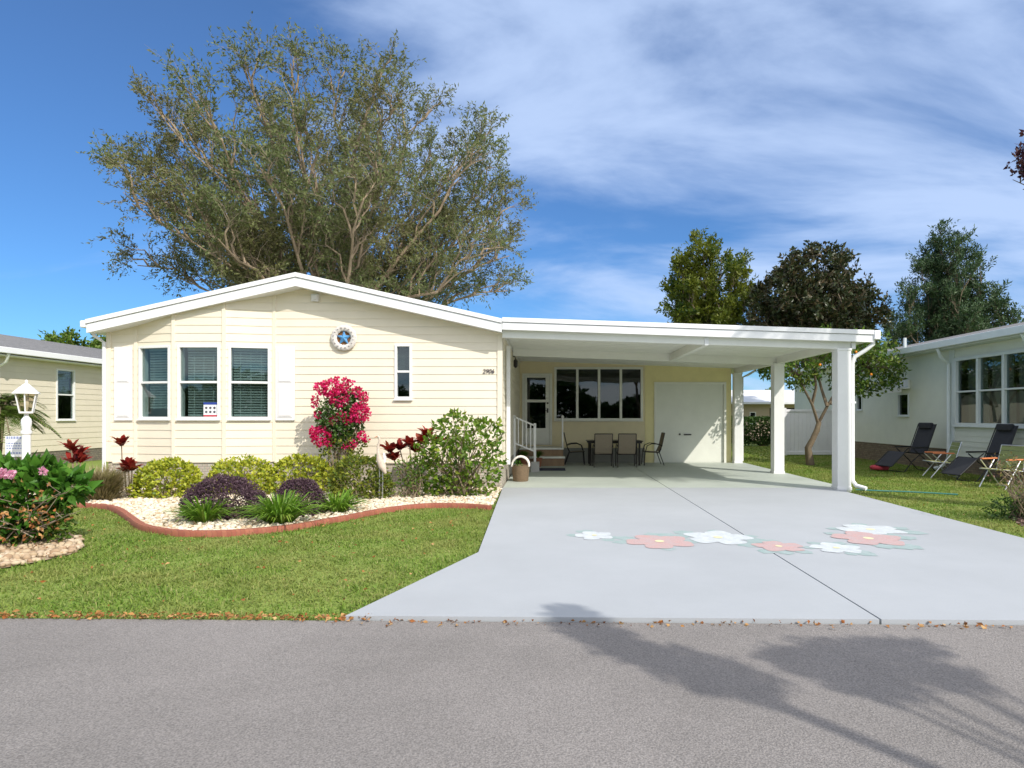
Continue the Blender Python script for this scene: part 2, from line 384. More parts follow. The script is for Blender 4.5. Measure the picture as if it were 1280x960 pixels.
def window(parent, fr, u0, u1, z0, z1, fw=.045, rail=True, proud=.03, trim='trim', glass='glass', blind=None, mull=(), rails=None, name='window', deep=.07):
    m = MB()
    m.obox(fr, u0, u1, -deep, proud, z1-fw, z1); m.obox(fr, u0, u1, -deep, proud, z0, z0+fw)
    m.obox(fr, u0, u0+fw, -deep, proud, z0+fw, z1-fw); m.obox(fr, u1-fw, u1, -deep, proud, z0+fw, z1-fw)
    if rails is None: rails = [(z0+z1)/2] if rail else []
    for r in rails: m.obox(fr, u0+fw, u1-fw, -deep*.6, proud*.5, r-.022, r+.022)
    for q in mull: m.obox(fr, q-fw*.55, q+fw*.55, -deep, proud*.8, z0+fw, z1-fw)
    w = m.build(name, MT[trim], parent, bevel=.004)
    MB().obox(fr, u0-.015, u1+.015, 0, proud+.03, z0-.03, z0-.001).build('sill', MT[trim], w, bevel=.004)
    p = MB(); p.obox(fr, u0+fw*.8, u1-fw*.8, -.034, -.028, z0+fw*.8, z1-fw*.8); p.build('pane', MT[glass], w)
    if blind:
        b = MB(); z = z1-fw-.03; lo = z0+fw if blind[0] == 'full' else z0+fw+(z1-z0)*blind[1]
        uL = u0+fw+.02+(blind[2] if len(blind) > 2 else 0)
        k = 0
        while z > lo:
            a = fr(uL, -.115, z+.010); bb = fr(u1-fw-.015, -.115, z+.010); c = fr(u1-fw-.015, -.134, z-.024); d = fr(uL, -.134, z-.024)
            b.add([a, bb, c, d], [(0, 1, 2, 3)]); z -= .052; k += 1
        for q in (.2, .5, .8):
            uu = uL+(u1-fw-.015-uL)*q; b.obox(fr, uu-.004, uu+.004, -.112, -.108, lo, z1-fw)
        b.obox(fr, uL, u1-fw-.015, -.15, -.10, z1-fw-.05, z1-fw)
        b.build('blind', MT['blind'], w)
    return w

# ------------------------------------------------------------------ MAIN HOUSE
FD = 12.9
house = thing('manufactured_home', 'cream lap-sided home with shallow white gable roof and bow window', 'house', (-5, FD, 0))
def roof_top(x): return 4.30-.224*abs(x+5.02)
def wall_top(x): return roof_top(x)-.20
A, B, C, Dp = (-8.385, FD), (-7.488, 12.665), (-6.491, 12.665), (-5.595, FD)
w = MB()
frF = frame(0, FD)
XL, XR, YB, YC = -8.95, -1.016, 28.0, 20.0
siding(w, frF, XL, A[0], .58, wall_top, ubreaks=())
smallwin = (-3.17, -2.82, 1.84, 2.95)      # u0,u1,z0,z1 of the narrow window
siding(w, frF, Dp[0], XR, .58, wall_top, holes=[smallwin], ubreaks=(-5.02,))
facets = []
for (p, q) in ((A, B), (B, C), (C, Dp)):
    L = math.hypot(q[0]-p[0], q[1]-p[1]); ang = math.atan2(q[1]-p[1], q[0]-p[0]); fr = frame(p[0], p[1], ang)
    h = (.085, L-.075, 1.44, 2.90)
    siding(w, fr, 0, L, .58, lambda u, p=p, ang=ang: wall_top(p[0]+math.cos(ang)*u)+.0, holes=[h])
    facets.append((fr, L, h))
frR = frame(XR, FD, PI/2)
siding(w, frR, 0, YC-FD, .50, lambda u: 3.25)
frL = frame(XL, YB, -PI/2)
siding(w, frL, 0, YB-FD, .58, lambda u: wall_top(XL))
w.add([(XL, YB, .0), (XR, YB, 0), (XR, YB, 3.3), (-5.02, YB, 4.1), (XL, YB, 3.2)], [(0, 1, 2, 3, 4)])
w.build('wall', MT['siding'], house)
# floor and partition inside
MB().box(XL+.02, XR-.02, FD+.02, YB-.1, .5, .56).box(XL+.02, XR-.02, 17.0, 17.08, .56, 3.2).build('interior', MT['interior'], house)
m = MB(); m.slab([(A[0], FD, .60), (B[0], B[1]+.01, .60), (C[0], C[1]+.01, .60), (Dp[0], FD, .60)], .03); m.build('bay_floor', MT['trim'], house)
# skirting
m = MB()
for (p, q) in (((XL, FD), A), (A, B), (B, C), (C, Dp), (Dp, (XR, FD)), ((XR, FD), (XR, YC))):
    L = math.hypot(q[0]-p[0], q[1]-p[1]); fr = frame(p[0], p[1], math.atan2(q[1]-p[1], q[0]-p[0]))
    m.obox(fr, 0, L, -.06, -.012, -.02, .578)
m.build('skirting', MT['skirt'], house)
# corner boards
m = MB()
m.obox(frF, XL-.02, XL+.07, -.05, .028, .58, 3.2); m.obox(frF, XR-.085, XR+.022, -.05, .028, .58, 3.18)
m.obox(frR, -.03, .085, -.05, .022, .50, 3.15)
for (x, y) in (A, B, C, Dp):
    m.box(x-.032, x+.032, y-.026, y+.03, .58, wall_top(x)-.02)
m.obox(frF, XL+.1, A[0], 0, .02, .545, .585); m.obox(frF, Dp[0], XR-.085, 0, .02, .545, .585)
m.build('corner_trim', MT['siding'], house, bevel=.004)
for i, (fr, L, h) in enumerate(facets):
    o = window(house, fr, h[0], h[1], h[2], h[3], blind=('full',) if i == 2 else ('half', .0 if i == 1 else .1, .07), deep=.17)
ow = window(house, frF, *smallwin, fw=.05, blind=None)
m = MB().obox(frF, smallwin[0]+.05, smallwin[1]-.05, -.12, -.11, 2.42, 2.9); m.build('screen', MT['curtain'], ow)
# shutters
for x0, x1 in ((-8.80, -8.44), (-5.56, -5.17)):
    m = MB(); m.obox(frF, x0, x1, .016, .045, 1.41, 2.89)
    for (a, b) in ((1.47, 2.10), (2.17, 2.83)):
        m.obox(frF, x0+.05, x1-.05, .046, .052, a, b)
        m.obox(frF, x0+.075, x1-.075, .052, .062, a+.03, b-.03)
    m.build('shutter', MT['shutter'], house, bevel=.005)
m = MB(); m.obox(frF, -4.83, -4.68, .0, .075, 3.80, 3.95); m.obox(frF, -4.805, -4.705, .075, .10, 3.83, 3.925)
m.build('vent_cover', MT['shutter'], house, bevel=.008)
# roof
RY0, RY1 = 12.56, 28.3
xl, xr, xp = -9.13, -.985, -5.02
m = MB()
for (a, b) in ((xl, xp), (xp, xr)):
    m.slab([(a, RY0, roof_top(a)), (b, RY0, roof_top(b)), (b, RY1, roof_top(b)), (a, RY1, roof_top(a))], .05)
m.slab([(xl, RY0+.03, roof_top(xl)-.22), (xp, RY0+.03, roof_top(xp)-.22), (xp, RY1, roof_top(xp)-.22), (xl, RY1, roof_top(xl)-.22)], .02)
m.slab([(xp, RY0+.03, roof_top(xp)-.22), (xr, RY0+.03, roof_top(xr)-.22), (xr, RY1, roof_top(xr)-.22), (xp, RY1, roof_top(xp)-.22)], .02)
rf = m.build('roof', MT['roofwhite'], house)
def rake(mb, xs, y0, y1, d0, d1):
    for a, b in zip(xs[:-1], xs[1:]):
        mb.add([(a, y0, TOP(a)-d0), (b, y0, TOP(b)-d0), (b, y0, TOP(b)-d1), (a, y0, TOP(a)-d1),
                (a, y1, TOP(a)-d0), (b, y1, TOP(b)-d0), (b, y1, TOP(b)-d1), (a, y1, TOP(a)-d1)],
               [(0, 3, 2, 1), (4, 5, 6, 7), (0, 1, 5, 4), (3, 7, 6, 2), (0, 4, 7, 3), (1, 2, 6, 5)])
TOP = roof_top
m = MB(); rake(m, (xl, xp, xr), RY0-.055, RY0+.02, -.012, .075); rake(m, (xl+.01, xp, xr), RY0-.03, RY0, .082, .255)
m.build('fascia', MT['fascia'], house, bevel=.004)
m = MB(); m.box(xl-.10, xl, RY0-.06, RY1, roof_top(xl)-.15, roof_top(xl)-.01); m.build('gutter', MT['fascia'], house, bevel=.02)
m = MB(); m.tube([(xl-.03, 12.72, 3.25), (xl-.0, 12.76, 3.1), (-9.0, 12.86, 2.98), (-9.0, 12.86, .2)], .035, 8); m.build('downspout', MT['fascia'], house)
# house number
cu = bpy.data.curves.new('house_number', 'FONT'); cu.body = '2906'; cu.size = .125; cu.extrude = .005; cu.shear = .2; cu.space_character = .95
tmp = bpy.data.objects.new('number_text', cu); col.objects.link(tmp); bpy.context.view_layer.update()
nm = bpy.data.meshes.new_from_object(tmp.evaluated_get(bpy.context.evaluated_depsgraph_get())); bpy.data.objects.remove(tmp)
nm.transform(Matrix.Rotation(PI/2, 4, 'X')); o = link('house_number', nm, house, None); nm.materials.clear(); nm.materials.append(MT['ink'])
o.location = Vector((-1.40, FD-.024, 2.36))-house.location

# recessed wall under the carport, with door, window band and storage-room front
frB = frame(0, YC)
def solid_with_holes(mb, fr, u0, u1, z0, z1, holes, o0=-.06, o1=0, mi=0):
    us = sorted({u0, u1, *[x for h in holes for x in h[:2]]}); zs = sorted({z0, z1, *[x for h in holes for x in h[2:]]})
    for a, b in zip(us[:-1], us[1:]):
        for c, d in zip(zs[:-1], zs[1:]):
            if any(h[0] < (a+b)/2 < h[1] and h[2] < (c+d)/2 < h[3] for h in holes): continue
            mb.obox(fr, a, b, o0, o1, c, d, mi)
m = MB(); solid_with_holes(m, frB, XR, 2.90, .50, 3.21, [(-.93, 0.0, .60, 2.83), (.07, 2.84, 1.36, 3.03)]); m.build('recessed_wall', MT['tanwall'], house)
m = MB(); m.obox(frB, XR, 2.90, -.05, -.015, 0, .50); m.build('recessed_skirting', MT['skirtgrey'], house)
m = MB(); solid_with_holes(m, frB, 2.905, 5.60, 0, 3.16, [(3.25, 5.38, 0, 2.50)], -.06, .004); m.build('storage_wall', MT['yellow'], house)
m = MB(); m.box(5.54, 5.60, YC+.07, 27.5, 0, 3.0); m.box(2.9, 5.6, 27.45, 27.5, 0, 3.0); m.build('storage_side_wall', MT['siding'], house)
m = MB(); m.obox(frB, 3.19, 3.26, -.05, .035, 0, 2.56); m.obox(frB, 5.37, 5.44, -.05, .035, 0, 2.56); m.obox(frB, 3.26, 5.37, -.05, .035, 2.49, 2.56)
m.build('garage_door_frame', MT['doorwhite'], house, bevel=.004)
m = MB(); m.obox(frB, 3.26, 5.37, -.10, -.05, .02, 2.49)
gdoor = m.build('garage_door', MT['garage'], house)
m = MB(); m.obox(frB, 4.13, 4.36, -.05, -.015, .90, .935); m.build('handle', MT['metaldark'], gdoor)
MB().tube([frB(4.0, -.05, .93), frB(4.0, -.02, .93)], .03, 10).build('lock', MT['metaldark'], gdoor)
# wide band of four windows
window(house, frB, .07, 2.84, 1.36, 3.03, fw=.07, rail=False, mull=(.79, 1.47, 2.15), glass='glassdark', trim='doorwhite')
# interior room behind it (dim)
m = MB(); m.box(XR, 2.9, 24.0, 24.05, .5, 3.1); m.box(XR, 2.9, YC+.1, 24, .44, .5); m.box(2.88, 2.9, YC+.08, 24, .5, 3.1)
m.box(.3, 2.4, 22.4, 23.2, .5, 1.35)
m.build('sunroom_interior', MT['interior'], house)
# storm door
m = MB(); solid_with_holes(m, frB, -.93, 0, .60, 2.83, [(-.86, -.07, .60, 2.76)], -.05, .035); dfm = m.build('door_frame', MT['doorwhite'], house, bevel=.004)
m = MB(); solid_with_holes(m, frB, -.855, -.075, .605, 2.755, [(-.78, -.20, 1.12, 1.93), (-.78, -.20, 2.01, 2.70)], -.03, .01)
door = m.build('door', MT['doorwhite'], house, bevel=.003)
m = MB(); m.obox(frB, -.79, -.19, -.016, -.010, 1.11, 2.71); m.build('pane', MT['glassdark'], door)
m = MB(); m.obox(frB, -.155, -.115, .012, .03, 1.60, 1.74); m.tube([frB(-.135, .02, 1.66), frB(-.135, .07, 1.66), frB(-.21, .075, 1.66)], .012, 8); m.build('handle', MT['metaldark'], door)
MB().tube([frB(-.135, .0, 1.9), frB(-.135, .03, 1.9)], .03, 10).build('lock', MT['metaldark'], door)
m = MB(); m.tube([(-1.0, 16.35, 3.02), (-.95, 16.35, 3.02), (-.93, 16.35, 2.95)], .015, 6); m.lathe([(.03, .1), (.055, .06), (.05, -.08), (.02, -.12)], (-.93, 16.35, 2.85), 8); m.build('porch_light', MT['metaldark'], house)

# ------------------------------------------------------------------ CARPORT
cp = thing('carport', 'white flat carport roof on three square posts over the driveway', 'carport', (5.75, 12.7, 0))
def ctop(x): return 3.42-.0345*(x+1)
CX0, CX1, CY0, CY1 = -.975, 6.30, 12.56, 27.6
m = MB()
m.slab([(CX0, CY0, ctop(CX0)), (CX1, CY0, ctop(CX1)), (CX1, CY1, ctop(CX1)), (CX0, CY1, ctop(CX0))], .04)
m.build('roof', MT['roofwhite'], cp)
m = MB(); m.slab([(CX0-.03, CY0+.03, ctop(CX0)-.17), (CX1-.05, CY0+.03, ctop(CX1)-.17), (CX1-.05, CY1, ctop(CX1)-.17), (CX0-.03, CY1, ctop(CX0)-.17)], .03)
y = CY0+.35
while y < 19.9:
    m.slab([(CX0, y, ctop(CX0)-.199), (CX1-.06, y, ctop(CX1)-.199), (CX1-.06, y+.022, ctop(CX1)-.199), (CX0, y+.022, ctop(CX0)-.199)], .012); y += .30
m.build('ceiling', MT['ceiling'], cp)
TOP = ctop
m = MB(); rake(m, (CX0, CX1), CY0-.055, CY0+.02, -.012, .075); rake(m, (CX0, CX1), CY0-.03, CY0, .082, .225)
m.build('fascia', MT['fascia'], cp, bevel=.004)
def xbeam(y0, y1, x0, x1, drop):
    mb = MB(); mb.add([(x0, y0, ctop(x0)-.2), (x1, y0, ctop(x1)-.2), (x1, y0, ctop(x1)-.2-drop), (x0, y0, ctop(x0)-.2-drop),
        (x0, y1, ctop(x0)-.2), (x1, y1, ctop(x1)-.2), (x1, y1, ctop(x1)-.2-drop), (x0, y1, ctop(x0)-.2-drop)],
        [(0, 3, 2, 1), (4, 5, 6, 7), (0, 1, 5, 4), (3, 7, 6, 2), (0, 4, 7, 3), (1, 2, 6, 5)])
    return mb.build('beam', MT['ceiling'], cp, bevel=.006)
xbeam(12.68, 12.80, XR+.03, 5.92, .165)
xbeam(16.25, 16.38, XR+.03, 5.92, .19)
MB().box(3.0, 3.12, 12.81, 16.24, ctop(3.06)-.38, ctop(3.06)-.20).build('beam', MT['ceiling'], cp, bevel=.006)
MB().box(5.69, 5.82, 12.81, 16.24, ctop(5.75)-.36, ctop(5.75)-.20).build('beam', MT['ceiling'], cp, bevel=.006)
MB().box(5.69, 5.82, 16.39, 20.0, ctop(5.75)-.36, ctop(5.75)-.20).build('beam', MT['ceiling'], cp, bevel=.006)
MB().box(3.02, 3.10, 12.655, 12.678, ctop(3.06)-.38, ctop(3.06)-.225).build('bracket', MT['fascia'], cp, bevel=.004)
MB().box(5.93, 6.01, 12.66, 12.80, ctop(5.97)-.35, ctop(5.97)-.225).build('bracket', MT['fascia'], cp, bevel=.004)
pz = 2.84
for (x, y, hw) in ((5.78, 12.78, .135), (5.75, 16.32, .13), (5.75, 19.86, .12)):
    m = MB(); m.box(x-hw, x+hw, y-hw, y+hw, .0, pz); m.box(x-hw-.012, x+hw+.012, y-hw-.012, y+hw+.012, .03, .10); m.box(x-hw-.01, x+hw+.01, y-hw-.01, y+hw+.01, pz-.05, pz-.0)
    m.build('post', MT['trim'], cp, bevel=.008)
m = MB(); m.box(CX1, CX1+.12, CY0-.07, CY1, ctop(CX1)-.17, ctop(CX1)+.005); m.build('gutter', MT['fascia'], cp, bevel=.012)
m = MB()
m.tube([(6.33, 12.62, 3.02), (6.33, 12.62, 2.92), (6.2, 12.66, 2.80), (6.02, 12.72, 2.68), (5.98, 12.74, 2.55), (5.98, 12.74, .22), (6.02, 12.66, .12), (6.14, 12.5, .08)], .042, 10)
m.box(5.925, 6.035, 12.70, 12.80, 1.75, 1.79)
m.build('downspout', MT['fascia'], cp, smooth=True)
m = MB(); m.tube([(6.33, 19.9, 3.02), (6.33, 19.9, 2.92), (6.1, 19.9, 2.78), (5.92, 19.9, 2.7), (5.92, 19.9, .1)], .035, 8); m.build('downspout', MT['fascia'], cp, smooth=True)
MB().box(XR+.03, XR+.11, 13.85, 13.97, .45, 3.02).build('wall_post', MT['trim'], cp, bevel=.006)

# ------------------------------------------------------------------ GROUND, ROAD, DRIVE
def flat(name, pts, z, m, thick=.0, kind='structure'):
    mb = MB()
    if thick: mb.slab([(p[0], p[1], z) for p in pts], thick)
    else: mb.add([(p[0], p[1], z) for p in pts], [tuple(range(len(pts)))])
    return mb.build(name, m, kind=kind)
def redge(x): return 4.62-.0215*x
flat('ground', [(-400, -300), (400, -300), (400, 600), (-400, 600)], 0, MT['ground'])
flat('road', [(-120, redge(0)-6.4+2.6), (120, redge(0)-6.4-2.6), (120, redge(120)), (-120, redge(-120))], .012, MT['asphalt'])
DZ = .045
LE = [gxy(620, 612, DZ), gxy(598, 690, DZ), gxy(425, 776, DZ)]
LE = [(-1.0, 13.0), (LE[1][0], LE[1][1]), (LE[2][0], redge(LE[2][0])+.01)]
g = .008; JX = 2.35
flat('driveway', [LE[2], (JX-g, redge(JX)+.01), (JX-g, 13.0), LE[0], LE[1]], DZ, MT['drive'], .05)
flat('driveway', [(JX+g, redge(JX)+.01), (7.6, redge(7.6)+.01), (5.95, 6.2), (5.62, 7.4), (5.66, 12.3), (6.0, 13.0), (JX+g, 13.0)], DZ, MT['drive'], .05)
flat('carport_floor', [(-1.0, 13.012), (JX-g, 13.012), (JX-g, 20.0), (-1.0, 20.0)], DZ, MT['slab'], .05)
flat('carport_floor', [(JX+g, 13.012), (6.0, 13.012), (5.98, 20.0), (JX+g, 20.0)], DZ, MT['slab'], .05)
flat('driveway_joint', [(-.7, 5.5), (5.4, 5.5), (5.4, 19.9), (-.7, 19.9)], .02, MT['joint'])
# mural of flowers
mur = thing('driveway_mural', 'row of faded coral and white flowers painted across the pale driveway', 'painted mural', (2.4, 8.0, DZ))
def flower(px0, px1, py0, py1, m, seed, big=1):
    r = random.Random(seed)
    y0, y1 = gd(py1, DZ), gd(py0, DZ); cy = (y0+y1)/2; cx = ((px0+px1)/2-CX)/F*cy; rx = (px1-px0)/2/F*cy; ry = (y1-y0)/2
    lf = MB()
    for k in range(8):
        a = r.random()*6.28; bx, by = cx+rx*.72*math.cos(a), cy+ry*.72*math.sin(a); L = (rx+ry)/2*r.uniform(.6, .9); wd = L*.75
        pts = []
        for t in range(14):
            q = t/13; 
            pts.append((q*L, wd*math.sin(PI*q)*.5*(1+.15*math.sin(q*20))))
        pts += [(q[0], -q[1]) for q in reversed(pts[1:-1])]
        ca, sa = math.cos(a+r.uniform(-.5, .5)), math.sin(a+r.uniform(-.5, .5))
        zz = DZ+.001+(seed*8+k)*.00005
        lf = MB(); lf.add([(bx+p[0]*ca-p[1]*sa, by+p[0]*sa+p[1]*ca, zz) for p in pts], [tuple(range(len(pts)))])
        lf.build('painted_leaf', MT['gpaint'], mur)
    mb = MB(); n = 72; ph = r.random()*6; pts = []
    for i in range(n):
        t = 2*PI*i/n; q = .60+.40*abs(math.cos(2.5*t+ph))**.6; q *= 1+.05*math.sin(9*t+ph)
        pts.append((cx+rx*1.05*q*math.cos(t), cy+ry*1.05*q*math.sin(t), DZ+.004+seed*.0003))
    mb.add([(cx, cy, DZ+.004+seed*.0003)]+pts, [(0, i+1, (i+1) % n+1) for i in range(n)], 0)
    ce = [(cx+rx*.14*math.cos(2*PI*i/16), cy+ry*.16*math.sin(2*PI*i/16), DZ+.0075) for i in range(16)]
    mb.add(ce, [tuple(range(16))], 1)
    mb.build('painted_flower', [m, MT['ypaint']], mur)
for i, (a, b, c, d, k) in enumerate(((719, 767, 664.5, 675, 'w'), (783, 866, 669, 686, 'r'), (857, 938, 664, 681, 'w'), (943, 1004, 677, 690, 'r'), (1015, 1076, 679, 692, 'w'), (1049, 1127, 656, 669, 'w'), (1044, 1127, 665, 682.5, 'r'))):
    flower(a, b, c, d, MT['wpaint'] if k == 'w' else MT['rpaint'], i)

# garden bed
curbpx = [(-60, 640), (20, 636), (80, 631), (110, 631), (135, 633), (150, 638), (163, 647), (178, 657), (200, 662.5), (230, 665.5), (265, 666), (300, 664.5), (335, 661.5), (370, 657.5), (405, 651.5), (440, 645), (470, 639), (500, 634.5), (530, 631.5), (560, 631), (590, 632), (612, 634)]
curb = [gxy(a, b, .05) for a, b in curbpx]
bed = curb+[(-1.02, 13.0), (-10.2, 13.2), (-12.5, 12.0), (curb[0][0]-1, curb[0][1])]
mb = MB(); mb.add([(p[0], p[1], .035) for p in bed], [tuple(range(len(bed)))]); mb.build('gravel_bed', MT['gravelbase'], kind='structure')
def stones(name, poly, n, s0, s1, m, z0=.03):
    bx = np.array(poly); lo, hi = bx.min(0), bx.max(0)
    P = rng.uniform(lo, hi, (n, 2)); P = P[inpoly(P[:, 0], P[:, 1], poly)]; k = len(P)
    t = (1+5**.5)/2
    iv = unit(np.array([(-1,t,0),(1,t,0),(-1,-t,0),(1,-t,0),(0,-1,t),(0,1,t),(0,-1,-t),(0,1,-t),(t,0,-1),(t,0,1),(-t,0,-1),(-t,0,1)], float))
    it = np.array([(0,11,5),(0,5,1),(0,1,7),(0,7,10),(0,10,11),(1,5,9),(5,11,4),(11,10,2),(10,7,6),(7,1,8),(3,9,4),(3,4,2),(3,2,6),(3,6,8),(3,8,9),(4,9,5),(2,4,11),(6,2,10),(8,6,7),(9,8,1)])
    s = rng.uniform(s0, s1, (k, 1, 1))*rng.uniform(.6, 1.25, (k, 1, 3)); s[:, :, 2] *= .7
    V = iv[None]*(1+rng.uniform(-.22, .22, (k, 12, 1)))
    a = rng.uniform(0, 6.28, k); V = V*s
    x = V[:, :, 0]*np.cos(a)[:, None]-V[:, :, 1]*np.sin(a)[:, None]; y = V[:, :, 0]*np.sin(a)[:, None]+V[:, :, 1]*np.cos(a)[:, None]
    V = np.stack([x+P[:, 0:1], y+P[:, 1:2], V[:, :, 2]+z0+rng.uniform(.0, .03, (k, 1))], 2).reshape(-1, 3)
    T = (np.arange(k)[:, None, None]*12+it[None]).reshape(-1, 3)
    o = npmesh(name, V, T, m, kind='stuff'); return o
gv = stones('gravel', bed, 26000, .022, .045, LF['stone'])
m = MB()
def smooth_path(pts, k=4):
    out = []
    for i in range(len(pts)-1):
        p0 = pts[max(0, i-1)]; p1 = pts[i]; p2 = pts[i+1]; p3 = pts[min(len(pts)-1, i+2)]
        for j in range(k):
            t = j/k; out.append(tuple(.5*((2*p1[d])+(-p0[d]+p2[d])*t+(2*p0[d]-5*p1[d]+4*p2[d]-p3[d])*t*t+(-p0[d]+3*p1[d]-3*p2[d]+p3[d])*t**3) for d in (0, 1)))
    return out+[pts[-1]]
cs = smooth_path(curb)
prof = [(-.055, -.01), (-.055, .055), (-.038, .078), (.038, .078), (.055, .055), (.055, -.01)]
k0 = 0
for i, p in enumerate(cs):
    a, b = cs[max(0, i-1)], cs[min(len(cs)-1, i+1)]; dx, dy = b[0]-a[0], b[1]-a[1]; L = math.hypot(dx, dy); nx, ny = -dy/L, dx/L
    m.v += [(p[0]+nx*q[0], p[1]+ny*q[0], q[1]) for q in prof]
for i in range(len(cs)-1):
    for j in range(5): m.f.append((i*6+j, i*6+j+1, (i+1)*6+j+1, (i+1)*6+j)); m.m.append(0)
m.f.append(tuple((len(cs)-1)*6+j for j in range(6))); m.m.append(0)
tag(m.build('garden_edging', MT['edging'], smooth=True), 'curving brick-red edging between the lawn and the gravel bed', 'garden edging')
# stone island at the road side of the left shrub
isl = [gxy(-60, 722), gxy(0, 713), gxy(50, 704), gxy(88, 695), gxy(106, 685), gxy(100, 674), gxy(40, 664), gxy(-80, 660)]
mb = MB(); mb.add([(p[0], p[1], .02) for p in isl], [tuple(range(len(isl)))]); mb.build('shrub_bed', MT['gravelbase'], kind='structure')
stones('river_stones', isl, 3200, .025, .05, LF['stone2'], .02)
# mulch on the right
mu = [(6.35, 8.6), (6.7, 8.2), (7.6, 8.1), (8.6, 8.4), (8.8, 9.4), (7.8, 10.0), (6.8, 9.6)]
mb = MB(); mb.add([(p[0], p[1], .02) for p in mu], [tuple(range(len(mu)))]); mb.build('mulch_bed', MT['mulch'], kind='structure')
Pm = rng.uniform((6.3, 8.1), (8.8, 10), (5000, 2)); Pm = Pm[inpoly(Pm[:, 0], Pm[:, 1], mu)]
leaves('mulch', np.c_[Pm, np.full(len(Pm), .03)], unit(rng.normal(size=(len(Pm), 3))*(1, 1, .35)), .06, .022, leafmat('mulch_chips', [(.22, .13, .10), (.34, .24, .20), (.12, .07, .05)], 0, .9), kind='stuff')

# grass
def grass(name, poly, dens, L, Wd, holes=()):
    bx = np.array(poly); lo, hi = bx.min(0), bx.max(0); n = int(dens*(hi-lo).prod())
    P = rng.uniform(lo, hi, (n, 2)); k = inpoly(P[:, 0], P[:, 1], poly)
    for h in holes: k &= ~inpoly(P[:, 0], P[:, 1], h)
    P = P[k]; n = len(P)
    D = rng.normal(size=(n, 3))*(1, 1, 0)*.75+(0, 0, 1)
    tuft = 1+.30*np.sin(P[:, 0]*3.1+1.7*np.sin(P[:, 1]*2.3))*np.sin(P[:, 1]*2.7+1.3*np.sin(P[:, 0]*1.9))+.22*np.sin(P[:, 0]*11+2*np.sin(P[:, 1]*7))
    o = blades(name, np.c_[P, np.full(n, .0)], D, rng.uniform(.55, 1.35, n)*tuft*L, rng.uniform(.7, 1.3, n)*Wd, LF['grass'], None, 'stuff', droop=.35)
    return o
cpoly = [(p[0], p[1]-.07) for p in curb]
lawnL = [(-12, redge(-12))]+[(LE[2][0]-.02, redge(LE[2][0])), (LE[1][0]-.02, LE[1][1]), (-.97, 12.0), (curb[-1][0], curb[-1][1]-.05)]+cpoly[::-1][1:]+[(-14, 10.2), (-14, redge(-14))]
near = [p for p in lawnL]
gl = grass('grass', lawnL, 2600, .055, .0085, [isl])
lawnR = [(5.70, 12.2), (5.68, 7.4), (6.03, 6.2), (7.5, redge(7.5)+.05), (10.6, redge(10.6)+.05), (10.8, 24), (8.7, 24), (6.05, 20), (6.05, 13)]
grass('grass', lawnR, 1500, .06, .012, [mu])
grass('grass', [(6.0, 20.1), (8.6, 24), (12, 24.2), (16, 31.5), (6, 31.5)], 260, .09, .03)
# litter
k = 900; X = rng.uniform(-8, -1.3, k); Y = redge(X)+np.abs(rng.normal(0, .05, k))-.02
P1 = np.c_[X, Y, np.full(k, .035)]
k = 240; P2 = np.c_[rng.uniform(-7, -1.2, k), rng.uniform(4.8, 9.8, k), np.full(k, .06)]
P2 = P2[inpoly(P2[:, 0], P2[:, 1], lawnL)]
k = 160; X = rng.uniform(-1.6, 5, k); P3 = np.c_[X, redge(X)-np.abs(rng.normal(0, .05, k)), np.full(k, .022)]
k = 90; P4 = np.c_[rng.uniform(5.8, 10, k), rng.uniform(6.5, 16, k), np.full(k, .06)]
PP = np.concatenate([P1, P2, P3, P4]); leaves('fallen_leaves', PP, rng.normal(size=(len(PP), 3))*(1, 1, .25), rng.uniform(.02, .055, len(PP)), rng.uniform(.012, .03, len(PP)), LF['litter'], kind='stuff')

# ------------------------------------------------------------------ plants
def ellip(n, c, r, shell=.35, zmin=None):
    d = rdir(n); q = (1-shell*rng.random((n, 1))**1.5)
    P = np.array(c)+d*np.array(r)*q
    return P, d
def lumpy(n, lumps, shell=.3, floor=.03):
    """lumps: (cx,cy,cz,rx,ry,rz); leaves on union surface"""
    A_ = np.array([l[3]*l[4]+l[4]*l[5]+l[3]*l[5] for l in lumps]); A_ = A_/A_.sum(); Ps, Ds = [], []
    for l, a in zip(lumps, A_):
        P, d = ellip(int(n*a)+1, l[:3], l[3:], shell)
        keep = P[:, 2] > floor
        for q in lumps:
            if q is l: continue
            e = (((P-np.array(q[:3]))/np.array(q[3:]))**2).sum(1); keep &= e > .55
        Ps.append(P[keep]); Ds.append(d[keep])
    return np.concatenate(Ps), np.concatenate(Ds)
def bumps(c, r, n, k=.38, top=True):
    L = [(c[0], c[1], c[2], r[0]*.86, r[1]*.86, r[2]*.86)]
    for i in range(n):
        d = unit(rng.normal(size=3)); d[2] = abs(d[2])*.9-.1
        f = rng.uniform(.75, 1.15)
        L.append((c[0]+d[0]*r[0]*.66, c[1]+d[1]*r[1]*.66, c[2]+d[2]*r[2]*.66, r[0]*k*f, r[1]*k*f, r[2]*k*f))
    for i in range(8):
        a = 2*PI*i/8+rng.uniform(-.2, .2); f = rng.uniform(.8, 1.15)
        L.append((c[0]+math.cos(a)*r[0]*.62, c[1]+math.sin(a)*r[1]*.7, .17*f, r[0]*.34*f, r[1]*.36*f, .18*f))
    return L
